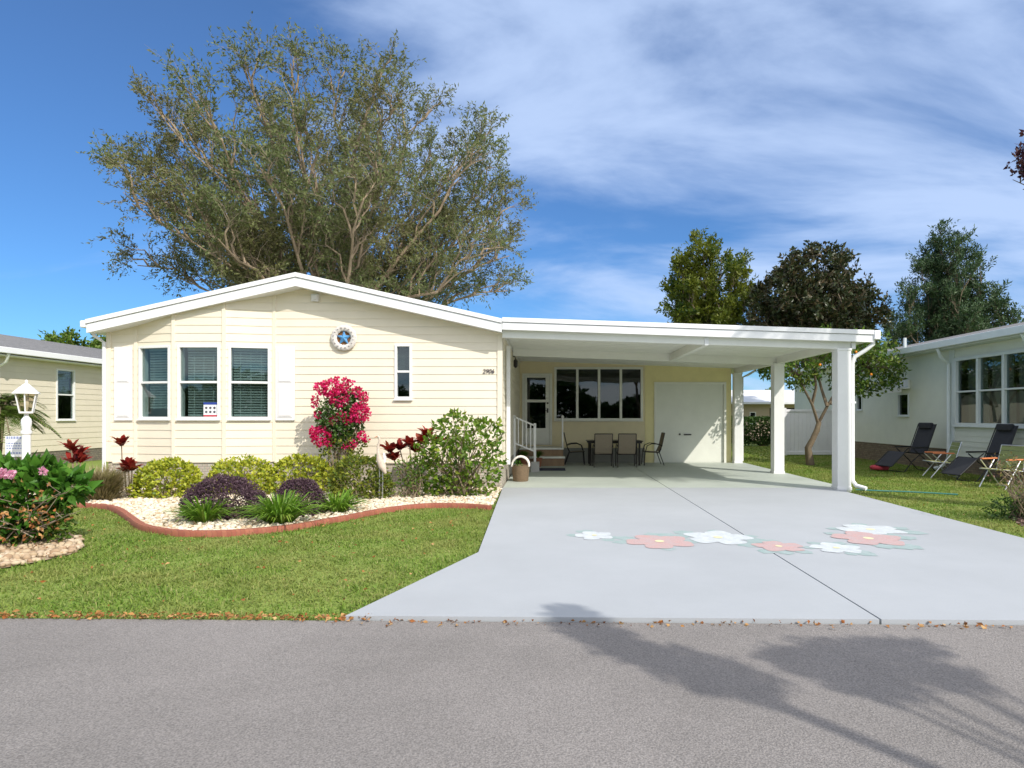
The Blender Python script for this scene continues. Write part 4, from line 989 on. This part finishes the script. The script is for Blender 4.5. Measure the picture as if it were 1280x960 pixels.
window(rn, fr, *big, fw=.08, mull=[uu((a[1]+b[0])/2) for a, b in zip(cols[:-1], cols[1:])], rails=[2.14], glass='glass', trim='gtrim', proud=.05)
m = MB()      # roller shades and curtains inside the sunroom
for (a, b) in cols: m.obox(fr, uu(a)+.08, uu(b)-.08, -.30, -.29, 2.2, 2.98); m.obox(fr, uu(a)+.05, uu(b)-.05, -.33, -.32, 1.28, 2.1)
m.build('shade', mat('taupe_shade', (.42, .38, .31), .9, .2, 3), rn)
m = MB(); m.obox(fr, uu(17.36), uu(17.15), -.02, .03, .42, 3.3); m.build('corner_trim', MT['gtrim'], rn, bevel=.004)
m = MB(); m.obox(fr, sw[0]-.08, sw[1]+.06, .01, .30, 2.32, 2.36); m.obox(fr, sw[0]-.08, sw[1]+.06, .26, .30, 2.22, 2.32); m.obox(fr, sw[0]-.08, sw[1]+.06, .0, .06, 2.36, 2.6); m.build('awning', MT['trim'], rn, bevel=.004)
m = MB()
m.slab([(10.4, 12.4, 3.50), (14.8, 12.4, 4.45), (14.8, 28.9, 4.45), (10.4, 28.9, 3.50)], .05)
m.slab([(14.8, 12.4, 4.45), (19.2, 12.4, 3.50), (19.2, 28.9, 3.50), (14.8, 28.9, 4.45)], .05); m.build('roof', MT['shingle'], rn)
MB().box(10.30, 10.42, 12.4, 28.9, 3.32, 3.50).box(10.43, 10.8, 12.4, 28.9, 3.29, 3.33).build('gutter', MT['gtrim'], rn, bevel=.015)
MB().tube([(10.36, 17.2, 3.32), (10.45, 17.22, 3.1), (10.70, 17.27, 2.9), (10.70, 17.27, .35), (10.55, 17.3, .15), (10.35, 17.35, .08)], .045, 8).build('downspout', MT['gtrim'], rn, smooth=True)
MB().tube([(10.36, 14.1, 3.32), (10.45, 14.12, 3.12), (10.70, 14.2, 2.98), (10.72, 14.2, .2)], .045, 8).build('downspout', MT['gtrim'], rn, smooth=True)
MB().tube([(11.3, 20.5, 3.6), (11.3, 20.5, 4.0)], .05, 8).build('vent_pipe', MT['gtrim'], rn)

# fence
fn = thing('vinyl_fence', 'white vinyl privacy fence between the orange tree and the right house', 'fence', (8.7, 24, 0))
m = MB(); x = 8.80
while x < 10.7: m.box(x, x+.148, 24.02, 24.05, .08, 1.66); x += .152
m.build('panel', MT['vinyl'], fn, bevel=.003)
MB().box(8.78, 10.72, 23.99, 24.08, 1.66, 1.75).box(8.78, 10.72, 23.99, 24.08, .05, .17).build('rail', MT['vinyl'], fn, bevel=.004)
for x in (8.72, 10.72): MB().box(x-.065, x+.065, 23.97, 24.10, 0, 1.80).build('post', MT['vinyl'], fn, bevel=.006)

# hedge and far building
hd = thing('clipped_hedge', 'dark green clipped hedge seen past the rear carport posts', 'hedge', (10.5, 32, 0))
n = 16000; P = rng.uniform((5.5, 31.6, .1), (17.0, 32.6, 1.38), (n, 3)); f = rng.random(n); P[f < .5, 1] = 31.6+rng.normal(0, .04, (f < .5).sum()); P[f > .72, 2] = 1.38+rng.normal(0, .03, (f > .72).sum())
leaves('foliage', P, rng.normal(size=P.shape)+(0, -.5, .3), .12, .08, LF['hedge'], hd)
stems(40, (10.5, 32.1, 0), [(rng.uniform(5.8, 16.8), 32.1, 1.2) for _ in range(40)], .03, 3, .1).build('stem', MT['barkdark'], hd)
fb = thing('garden_building', 'tan building with a white metal roof beyond the clipped hedge', 'building', (13, 40, 0))
m = MB(); solid_with_holes(m, frame(0, 40), 7.5, 16.5, 0, 2.25, [(12.35, 12.75, 1.0, 1.75), (13.6, 15.2, .1, 2.0)], -.2, 0); m.box(7.5, 7.6, 40.2, 46, 0, 2.25); m.box(16.4, 16.5, 40.2, 46, 0, 2.25); m.box(7.6, 16.4, 45.9, 46, 0, 2.25); m.build('wall', MT['tanbuild'], fb)
window(fb, frame(0, 40), 12.35, 12.75, 1.0, 1.75, rail=False, glass='glassdark')
MB().obox(frame(0, 40), 13.6, 15.2, -.18, -.12, .1, 2.0).build('door', MT['metaldark'], fb)
m = MB(); m.slab([(7.0, 39.2, 2.35), (17.0, 39.2, 2.35), (17.0, 43, 3.25), (7.0, 43, 3.25)], .12); m.slab([(7.0, 43, 3.25), (17, 43, 3.25), (17, 46.8, 2.35), (7, 46.8, 2.35)], .12); m.build('roof', MT['roofwhite'], fb)
# far treeline, one mass
n = 60000; X = rng.uniform(-75, 85, n); hgt = 4.6+1.6*np.sin(X*.21)+1.1*np.sin(X*.57+1)+.7*np.sin(X*1.3)
P = np.c_[X, 74+rng.uniform(-1.5, 4, n), rng.random(n)**.8*hgt]
leaves('treeline', P, rng.normal(size=P.shape), .75, .45, LF['hedge'], kind='stuff')

n = 30000; X = rng.uniform(-60, 60, n); hgt = 4.0+1.2*np.sin(X*.31+2)+.8*np.sin(X*.83)
P = np.c_[X, -26-rng.uniform(0, 3, n), rng.random(n)**.8*hgt]
leaves('woods', P, rng.normal(size=P.shape), .7, .4, LF['hedge'], kind='stuff')
# ------------------------------------------------------------------ lamp post
D0 = 12.0; lx = (33-CX)/F*D0; u = D0/F
lp = thing('lamp_post', 'white lamp post with a hexagonal glass lantern by the left shrubs', 'lamp post', (lx, D0, 0))
m = MB(); m.lathe([(.11, 0), (.11, .12), (.075, .16), (.07, .2), (.07, 1.15), (.088, 1.17), (.088, 1.21), (.07, 1.23), (.075, 1.29), (.085, 1.37), (.075, 1.44), (.04, 1.49), (.03, 1.555)], (lx, D0, 0), 20)
m.build('post', MT['lampwhite'], lp, smooth=True)
m = MB(); m.lathe([(.10, 1.54), (.12, 1.555), (.12, 1.58), (.09, 1.585)], (lx, D0, 0), 6)
zt = 1.93; m.lathe([(.225, zt-.015), (.225, zt+.0), (.19, zt+.03), (.13, zt+.09), (.06, zt+.155), (.025, zt+.18), (.018, zt+.20), (.026, zt+.215), (.008, zt+.25)], (lx, D0, 0), 6)
for j in range(6):
    t_ = 2*PI*j/6; m.tube([(lx+.11*math.cos(t_), D0+.11*math.sin(t_), 1.575), (lx+.175*math.cos(t_), D0+.175*math.sin(t_), zt-.01)], .012, 6)
lan = m.build('lantern', MT['lampwhite'], lp)
MB().lathe([(.10, 1.585), (.165, zt-.02)], (lx, D0, 0), 6).build('glass', MT['lampglass'], lan)
MB().lathe([(.02, 1.585), (.022, 1.64), (.04, 1.69), (.045, 1.75), (.03, 1.81), (.01, 1.84)], (lx, D0, 0), 12).build('bulb', MT['bulb'], lan, smooth=True)
# small sign behind it
D0 = 12.9; sx0, sx1 = (7-CX)/F*D0, (31-CX)/F*D0; z0, z1 = CH+(HY-571)/F*D0, CH+(HY-545)/F*D0
sg = thing('yard_sign', 'small white sign with faint blue writing beside the white lamp post', 'sign', ((sx0+sx1)/2, D0, 0))
bd = MB().box(sx0, sx1, D0-.012, D0+.012, z0, z1).build('board', MT['signwhite'], sg, bevel=.003)
m = MB()
for i, (zz, hh, mi) in enumerate(((.86, .07, 0), (.62, .035, 0), (.50, .035, 0), (.38, .035, 0), (.14, .05, 0))):
    x = sx0+.03
    while x < sx1-.05:
        w_ = random.uniform(.015, .045); m.box(x, min(x+w_, sx1-.03), D0-.0145, D0-.0125, z0+(z1-z0)*zz, z0+(z1-z0)*zz+hh*.7); x += w_+.018
m.build('writing', mat('faded_blue_ink', (.30, .34, .55), .6, .1), bd)
MB().box(sx0+.15, sx0+.18, D0+.013, D0+.035, 0, z0+.1).build('stake', MT['steel'], sg)

# sign in the middle bow window
fr, L, h = facets[1]; s0 = h[0]+.50; s1 = h[1]-.055
wsn = MB().obox(fr, s0, s1, -.022, -.012, 1.49, 1.77).build('window_sign', MT['signwhite'])
tag(wsn, 'small red, white and blue sign inside the middle bow window', 'sign')
MB().obox(fr, s0, s1, -.0118, -.009, 1.725, 1.77).build('header_band', MT['signblue'], wsn)
MB().obox(fr, s0, s1, -.0118, -.009, 1.49, 1.52).build('footer_band', MT['signred'], wsn)
m = MB()
for zz in (1.65, 1.57):
    for k in range(3):
        a = s0+.03+k*(s1-s0-.04)/3; m.obox(fr, a, a+.05, -.0118, -.0095, zz, zz+.022); m.obox(fr, a+.012, a+.035, -.0118, -.0097, zz-.014, zz+.034)
m.build('writing', MT['ink'], wsn)

# star wall ornament
ox, _, oz = at(430, 422.5, FD-.04)
ort = thing('star_ornament', 'round whitewashed wall ornament with a blue star at its centre', 'wall ornament', (ox, FD-.03, oz))
m = MB(); n = 40
for i in range(n):
    for j in range(8):
        t_ = 2*PI*i/n; s_ = 2*PI*j/8; rr = .20+.062*math.cos(s_)*(1+.10*math.sin(t_*15)); m.v.append((ox+rr*math.cos(t_), FD-.055-.035*math.sin(s_)*(1+.15*math.sin(t_*15)), oz+rr*math.sin(t_)))
for i in range(n):
    for j in range(8): m.f.append((i*8+j, i*8+(j+1) % 8, ((i+1) % n)*8+(j+1) % 8, ((i+1) % n)*8+j)); m.m.append(0)
m.build('ring', MT['ring'], ort, smooth=True)
m = MB(); m.lathe([(.155, 0), (.155, .012)], (0, 0, 0), 24); m.v = [(ox+a, FD-.022-c_, oz+b) for a, b, c_ in m.v]; m.build('backing', MT['starbrown'], ort)
m = MB(); pts = [(math.sin(2*PI*i/10)*(.155 if i % 2 == 0 else .065), math.cos(2*PI*i/10)*(.155 if i % 2 == 0 else .065)) for i in range(10)]
m.add([(ox, FD-.10, oz)]+[(ox+a, FD-.05, oz+b) for a, b in pts], [(0, i+1, (i+1) % 10+1) for i in range(10)]); m.build('star', MT['starblue'], ort)
m = MB()
for i in range(16):
    t_ = 2*PI*(i+.5)/16; m.lathe([(.006, -.012), (.016, -.006), (.016, .006), (.006, .012)], (ox+.20*math.cos(t_), FD-.092, oz+.20*math.sin(t_)), 6)
m.build('stud', mat('ornament_stud', (.40, .36, .36), .7), ort)

# heron ornament
D0 = 11.15; hx0 = (474-CX)/F*D0
hn = thing('heron_ornament', 'slim white and tan heron ornament among the shrubs right of the bougainvillea', 'garden ornament', (hx0, D0, 0))
m = MB(); p = lambda a, b: at(a, b, D0)
m.tube([p(482, 592), p(478, 583), p(474.5, 574), p(473, 566), p(472.5, 558), p(474.5, 551), p(474, 546.5), p(472, 545.5)], [.02, .07, .062, .03, .022, .018, .026, .02], 12)
m.build('body', mat('heron_body', (.62, .52, .42), .6, .25, 9), hn, smooth=True)
MB().tube([p(472, 545.5), p(468, 547)], [.012, .003], 6).build('beak', MT['orange'], hn)
MB().tube([p(480, 583), p(481, 572), p(479.5, 566)], [.01, .03, .01], 8).build('wing', MT['lampwhite'], hn, smooth=True)
for dx in (-2, 2): MB().tube([p(476.5+dx, 580), (p(476+dx, 600)[0], D0, .02)], .01, 6).build('leg', MT['steel'], hn)

# basket by the corner
bx, by = -.70, 14.3
bk = thing('wicker_basket', 'round wicker basket with white rope handles at the foot of the side wall', 'basket', (bx, by, DZ))
m = MB(); m.lathe([(.155, DZ), (.17, DZ+.02), (.20, DZ+.34), (.215, DZ+.36), (.19, DZ+.36), (.15, DZ+.06)], (bx, by, 0), 24)
m.build('body', MT['wicker'], bk, smooth=True)
for dy in (-.1, .1):
    MB().tube([(bx-.19, by+dy, DZ+.33)]+[(bx-.19*math.cos(PI*i/10), by+dy+.02, DZ+.35+.20*math.sin(PI*i/10)) for i in range(1, 10)]+[(bx+.19, by+dy, DZ+.33)], .022, 8).build('handle', MT['rope'], bk, smooth=True)
m = MB(); P, d = ellip(60, (bx-.08, by, DZ+.38), (.09, .08, .06)); leaves('filling', P, d+rng.normal(size=P.shape)*.5, .07, .04, LF['hibiscus'], bk)

# steps, railing, pots, mat
st = thing('door_steps', 'low white-edged steps up to the storm door', 'steps', (-.3, 19.0, DZ))
MB().box(-.95, .33, 18.95, 19.93, DZ, .50).box(-.95, .36, 18.62, 18.94, DZ, .26).build('base', MT['wood'], st)
MB().box(-.96, .35, 18.92, 19.94, .505, .56).box(-.96, .38, 18.59, 18.93, .265, .315).build('tread', MT['doorwhite'], st, bevel=.006)
m = MB(); m.box(.29, .335, 18.90, 18.945, .56, 1.42); m.box(.30, .33, 18.95, 19.9, 1.36, 1.41); m.lathe([(.02, 1.42), (.045, 1.45), (.045, 1.49), (.01, 1.53)], (.312, 18.92, 0), 10); m.build('handrail', MT['trim'], st, bevel=.004)
hr = thing('stair_railing', 'white sloping railing with balusters beside the side wall', 'railing', (-.5, 16.72, DZ))
x0, x1 = -.985, -.45; zA, zB = 1.50, 1.27
def bar(mb, a, b, w_, h_):
    mb.add([(a[0], 16.72-w_/2, a[1]-h_), (b[0], 16.72-w_/2, b[1]-h_), (b[0], 16.72+w_/2, b[1]-h_), (a[0], 16.72+w_/2, a[1]-h_), (a[0], 16.72-w_/2, a[1]), (b[0], 16.72-w_/2, b[1]), (b[0], 16.72+w_/2, b[1]), (a[0], 16.72+w_/2, a[1])],
           [(0, 3, 2, 1), (4, 5, 6, 7), (0, 1, 5, 4), (1, 2, 6, 5), (2, 3, 7, 6), (3, 0, 4, 7)])
m = MB(); bar(m, (x0, zA), (x1, zB), .06, .045); bar(m, (x0, .82), (x1, .60), .05, .045); m.build('rail', MT['trim'], hr, bevel=.004)
for k in range(1, 5):
    q = k/5; x = x0+(x1-x0)*q; MB().box(x-.012, x+.012, 16.708, 16.732, .80-.22*q, 1.46-.23*q).build('baluster', MT['trim'], hr)
MB().box(x1-.03, x1+.035, 16.69, 16.755, .30, 1.31).build('post', MT['trim'], hr, bevel=.004)
MB().box(x0-.02, x0+.035, 16.69, 16.755, DZ, 1.52).build('post', MT['trim'], hr, bevel=.004)
MB().box(x1-.10, x1+.12, 16.58, 16.86, DZ, .30).build('footing', MT['concrete'], hr, bevel=.01)
for i, (x, y, s_, lb) in enumerate(((-.80, 18.2, 1.0, 'terracotta flower pot in shade behind the white railing, nearer the side wall'), (-.40, 18.25, .9, 'terracotta flower pot beside the low steps, nearer the handrail post'))):
    pt = thing('flower_pot', lb, 'flower pot', (x, y, DZ), 'terracotta pots by the steps')
    MB().lathe([(.09*s_, 0), (.13*s_, .24*s_), (.145*s_, .24*s_), (.145*s_, .29*s_), (.12*s_, .29*s_), (.11*s_, .25*s_)], (x, y, DZ), 16).build('pot', MT['terracotta'], pt)
    n = 90; a = rng.uniform(0, 6.28, n); e = rng.uniform(.1, .9, n)
    blades('plant', np.repeat([[x, y, DZ+.25]], n, 0), np.c_[np.cos(a)*e, np.sin(a)*e, np.ones(n)], .38, .03, LF['citrus'], pt, droop=.4)
tag(MB().box(-.42, .36, 17.0, 17.75, DZ, DZ+.015).build('door_mat', MT['navy'], bevel=.004), 'dark navy mat lying before the low steps', 'mat')

# patio table and chairs
tb = thing('patio_table', 'dark rectangular patio table before the band of windows', 'table', (1.85, 19.15, DZ))
MB().box(1.03, 2.67, 18.72, 19.58, DZ+.70, DZ+.73).box(1.06, 2.64, 18.75, 19.55, DZ+.65, DZ+.70).build('tabletop', MT['metaldark'], tb, bevel=.01)
for x in (1.13, 2.57):
    for y in (18.82, 19.48): MB().tube([(x, y, DZ), (x, y, DZ+.66)], .03, 8).build('leg', MT['metaldark'], tb)
def chair(label):
    t = thing('patio_chair', label, 'chair', (0, 0, 0), 'sling patio chairs around the dark table')
    # faces +Y
    m = MB(); w_ = .25
    for s_ in (-1, 1):
        m.tube([(s_*w_, .24, .40), (s_*w_, -.18, .38), (s_*w_, -.27, .55), (s_*w_, -.36, .95)], .014, 6)
    m.tube([(-w_, -.36, .95), (w_, -.36, .95)], .014, 6); m.tube([(-w_, .24, .40), (w_, .24, .40)], .014, 6); m.tube([(-w_, -.16, .36), (w_, -.16, .36)], .012, 6)
    m.build('frame', MT['metaldark'], t)
    m = MB(); m.slab([(-w_+.01, -.19, .385), (w_-.01, -.19, .385), (w_-.01, .23, .405), (-w_+.01, .23, .405)], .012); m.build('seat', MT['sling'], t)
    m = MB()
    pts = [(-.20, .40), (-.27, .56), (-.355, .94)]
    for (a, b), (c_, d_) in zip(pts[:-1], pts[1:]):
        m.add([(-w_+.01, a-.008, b), (w_-.01, a-.008, b), (w_-.01, c_-.008, d_), (-w_+.01, c_-.008, d_), (-w_+.01, a+.004, b), (w_-.01, a+.004, b), (w_-.01, c_+.004, d_), (-w_+.01, c_+.004, d_)], [(0, 1, 2, 3), (7, 6, 5, 4), (0, 3, 7, 4), (1, 5, 6, 2)])
    m.build('backrest', MT['sling'], t)
    for s_ in (-1, 1):
        MB().tube([(s_*.27, .25, 0), (s_*.27, .22, .38), (s_*.27, .16, .58), (s_*.27, .02, .64), (s_*.27, -.15, .63), (s_*.26, -.29, .58)], .014, 6).build('armrest', MT['metaldark'], t)
        MB().tube([(s_*.27, -.34, 0), (s_*.265, -.20, .38), (s_*.26, -.26, .5)], .014, 6).build('leg', MT['metaldark'], t)
    return t
c1 = chair('tan sling chair with its back to the driveway, left of the pair')
spots = [(1.46, 18.42, 0, None), (2.13, 18.42, 0, 'tan sling chair with its back to the driveway, right of the pair'),
         (.72, 19.2, -PI/2, 'tan sling chair at the end of the table nearest the door, in side view'), (2.96, 19.1, PI/2, 'tan sling chair at the end of the table nearest the garage door, in side view')]
for i, (x, y, a, lb) in enumerate(spots):
    o = c1 if i == 0 else copy_tree(c1)
    o.location = (x, y, DZ); o.rotation_euler = (0, 0, a)
    if lb: o['label'] = lb

# right-hand lawn furniture
def lounger(label):
    t = thing('folding_lounger', label, 'lounger', (0, 0, 0), 'black folding loungers by the right house')
    # faces -X; +Y depth, width .56
    seg = [(-.95, .18), (-.55, .52), (-.50, .55), (.10, .50), (.16, .52), (.48, 1.28)]
    m = MB()
    for i, ((a, b), (c_, d_)) in enumerate(zip(seg[:-1], seg[1:])):
        m.add([(a, -.27, b), (c_, -.27, d_), (c_, .27, d_), (a, .27, b), (a+.012, -.27, b-.02), (c_+.012, -.27, d_-.02), (c_+.012, .27, d_-.02), (a+.012, .27, b-.02)], [(0, 1, 2, 3), (7, 6, 5, 4), (0, 4, 5, 1), (2, 6, 7, 3)])
    m.build('sling', MT['black'], t)
    MB().box(.36, .50, -.20, .20, 1.16, 1.32).build('pillow', MT['black'], t, bevel=.03)
    m = MB()
    for s_ in (-.30, .30):
        m.tube([(a, s_, b) for a, b in seg], .013, 6)
        m.tube([(-.55, s_, .02), (-.30, s_, .30), (.15, s_, .62)], .013, 6); m.tube([(.45, s_, .02), (.10, s_, .35), (-.25, s_, .62)], .013, 6)
        m.tube([(-.30, s_, .66), (.22, s_, .66)], .022, 6)
    for x in (-.55, .45): m.tube([(x, -.30, .02), (x, .30, .02)], .013, 6)
    m.build('frame', MT['blackplastic'], t)
    return t
l1 = lounger('black folding lounger alone before the grey-green wall, left of the downspout')
l1.location = (9.75, 17.3, 0); l1.rotation_euler = (0, 0, .25)
l2 = copy_tree(l1); l2.location = (10.02, 14.7, 0); l2.rotation_euler = (0, 0, .12); l2['label'] = 'black folding lounger under the gridded sunroom windows'
tag(MB().lathe([(.20, 0), (.24, .03), (.24, .09), (.18, .12)], (8.9, 17.4, .04), 14).build('cushion', MT['redcloth'], bevel=.02), 'red cushion lying on the grass beside the left lounger', 'cushion')
def lawnchair(label):
    t = thing('webbed_lawn_chair', label, 'chair', (0, 0, 0), 'webbed aluminium lawn chairs')
    w_ = .27; m = MB()
    for s_ in (-w_, w_):
        m.tube([(.28, s_, .40), (-.22, s_, .36), (-.38, s_, .88)], .013, 6); m.tube([(.30, s_, 0), (-.15, s_, .58)], .013, 6); m.tube([(-.34, s_, 0), (.25, s_, .58)], .013, 6)
    m.tube([(-.38, -w_, .88), (-.38, w_, .88)], .013, 6); m.tube([(.28, -w_, .40), (.28, w_, .40)], .013, 6); m.tube([(-.34, -w_, .02), (-.34, w_, .02)], .012, 6)
    m.build('frame', MT['steel'], t)
    m = MB()
    for k in range(5): x = -.19+k*.095; m.box(x, x+.075, -w_, w_, .375+k*.007, .383+k*.007)
    m.build('seat', MT['lime'], t)
    m = MB()
    for k in range(5):
        q = .08+k*.18; x = -.22-.16*q; z = .36+.52*q; m.add([(x-.002, -w_, z), (x-.002, w_, z), (x-.028, w_, z+.085), (x-.028, -w_, z+.085), (x+.008, -w_, z), (x+.008, w_, z), (x-.018, w_, z+.085), (x-.018, -w_, z+.085)], [(0, 1, 2, 3), (7, 6, 5, 4), (0, 4, 5, 1), (2, 6, 7, 3)])
    m.build('backrest', MT['green'], t)
    for s_ in (-w_, w_): MB().box(-.22, .24, s_-.03, s_+.03, .59, .62).build('armrest', MT['orange'], t, bevel=.008)
    return t
w1 = lawnchair('webbed lawn chair with orange arms in front of the right lounger, nearer the road')
w1.location = (9.35, 13.3, 0); w1.rotation_euler = (0, 0, PI+.35)
w2 = copy_tree(w1); w2.location = (9.45, 15.6, 0); w2.rotation_euler = (0, 0, PI-.2); w2['label'] = 'webbed lawn chair beside the sunroom corner, behind the right lounger'
# garden hose
pts = [(5.98, 12.6, .05)]+[(6.1+.35*i, 12.4-.13*i+.12*math.sin(i*.9), .05) for i in range(1, 5)]
tag(MB().tube(pts, .014, 6).build('garden_hose', MT['hose'], smooth=True), 'thin teal garden hose lying on the grass beside the front carport post', 'hose')

# ------------------------------------------------------------------ sky, sun, camera
wd = bpy.data.worlds.new('World'); scene.world = wd; wd.use_nodes = True; nt = wd.node_tree; nt.nodes.clear()
out = nt.nodes.new('ShaderNodeOutputWorld'); bg = N(nt, 'ShaderNodeBackground', Strength=.13)
sk = nt.nodes.new('ShaderNodeTexSky'); sk.sky_type = 'NISHITA'; sk.sun_disc = False; sk.sun_elevation = SEL
sk.sun_rotation = PI-SAZ; sk.air_density = 1.0; sk.dust_density = .25; sk.ozone_density = 2.5; sk.altitude = 50
def MA(op, a, b=None, **kw):
    n = N(nt, 'ShaderNodeMath', operation=op, **kw)
    for i, v in enumerate((a, b)):
        if v is None: continue
        if isinstance(v, (int, float)): n.inputs[i].default_value = v
        else: nt.links.new(v, n.inputs[i])
    return n.outputs[0]
tc = N(nt, 'ShaderNodeTexCoord'); sp = N(nt, 'ShaderNodeSeparateXYZ'); nt.links.new(tc.outputs['Generated'], sp.inputs[0])
zz = MA('ADD', MA('MAXIMUM', sp.outputs['Z'], 0.0), .34)
cu_, cv_ = MA('DIVIDE', sp.outputs['X'], zz), MA('DIVIDE', sp.outputs['Y'], zz)
cb = N(nt, 'ShaderNodeCombineXYZ'); nt.links.new(cu_, cb.inputs['X']); nt.links.new(cv_, cb.inputs['Y'])
mp = N(nt, 'ShaderNodeMapping'); mp.inputs['Rotation'].default_value = (0, 0, math.radians(36)); mp.inputs['Scale'].default_value = (1.2, 2.5, 1); mp.inputs['Location'].default_value = (5.1, 2.2, 0)
nt.links.new(cb.outputs[0], mp.inputs['Vector'])
no = N(nt, 'ShaderNodeTexNoise', Scale=1.0, Detail=9.0, Roughness=.55, Distortion=.45); nt.links.new(mp.outputs[0], no.inputs['Vector'])
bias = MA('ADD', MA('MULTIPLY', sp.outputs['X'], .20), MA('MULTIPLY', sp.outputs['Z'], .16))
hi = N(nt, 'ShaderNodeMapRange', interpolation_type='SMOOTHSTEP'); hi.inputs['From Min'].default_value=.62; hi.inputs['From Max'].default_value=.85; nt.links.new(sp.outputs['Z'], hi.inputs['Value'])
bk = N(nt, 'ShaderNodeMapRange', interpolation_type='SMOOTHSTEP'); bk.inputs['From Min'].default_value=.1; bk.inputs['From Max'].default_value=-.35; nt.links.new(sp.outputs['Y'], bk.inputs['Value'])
away = MA('MAXIMUM', hi.outputs[0], bk.outputs[0])  # thicker, brighter unseen clouds overhead and behind the camera, added for fill light
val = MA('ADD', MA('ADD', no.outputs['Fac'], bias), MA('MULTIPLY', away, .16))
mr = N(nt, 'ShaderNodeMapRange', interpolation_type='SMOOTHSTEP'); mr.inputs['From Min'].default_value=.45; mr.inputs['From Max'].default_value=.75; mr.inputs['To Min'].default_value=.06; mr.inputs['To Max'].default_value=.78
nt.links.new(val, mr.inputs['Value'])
tint = N(nt, 'ShaderNodeMix', data_type='RGBA', blend_type='MULTIPLY'); tint.inputs[0].default_value = 1; tint.inputs[7].default_value = (.30, .59, .89, 1)
nt.links.new(sk.outputs[0], tint.inputs[6])
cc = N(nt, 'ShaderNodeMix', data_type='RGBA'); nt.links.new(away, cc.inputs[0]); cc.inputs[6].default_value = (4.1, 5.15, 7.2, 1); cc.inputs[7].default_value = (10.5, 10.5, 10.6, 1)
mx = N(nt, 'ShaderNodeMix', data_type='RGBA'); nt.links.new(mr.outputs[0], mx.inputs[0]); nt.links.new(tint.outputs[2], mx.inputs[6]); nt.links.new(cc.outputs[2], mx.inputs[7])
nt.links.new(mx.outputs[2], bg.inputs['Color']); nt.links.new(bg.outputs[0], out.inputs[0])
sl_ = bpy.data.lights.new('sun', 'SUN'); sl_.energy = 3.5; sl_.angle = math.radians(.5); sl_.color = (1, .95, .87)
so = bpy.data.objects.new('sun', sl_); col.objects.link(so)
sd = Vector((math.sin(SAZ)*math.cos(SEL), -math.cos(SAZ)*math.cos(SEL), math.sin(SEL))); so.rotation_euler = sd.to_track_quat('Z', 'Y').to_euler(); so.location = (10, -10, 20)
cam = bpy.data.cameras.new('camera'); co = bpy.data.objects.new('camera', cam); col.objects.link(co); scene.camera = co
co.location = (0, 0, CH); co.rotation_euler = (PI/2, 0, 0); cam.lens = 22.5; cam.sensor_width = 36; cam.sensor_fit = 'HORIZONTAL'
cam.shift_x = -50/1280; cam.shift_y = 40/1280; cam.clip_end = 1500; cam.clip_start = .05
vs = scene.view_settings; vs.view_transform = 'Standard'; vs.look = 'None'; vs.gamma = 1; vs.exposure = .25; vs.use_curve_mapping = False
scene.cycles.max_bounces = 8; scene.cycles.transparent_max_bounces = 12; scene.cycles.use_denoising = True
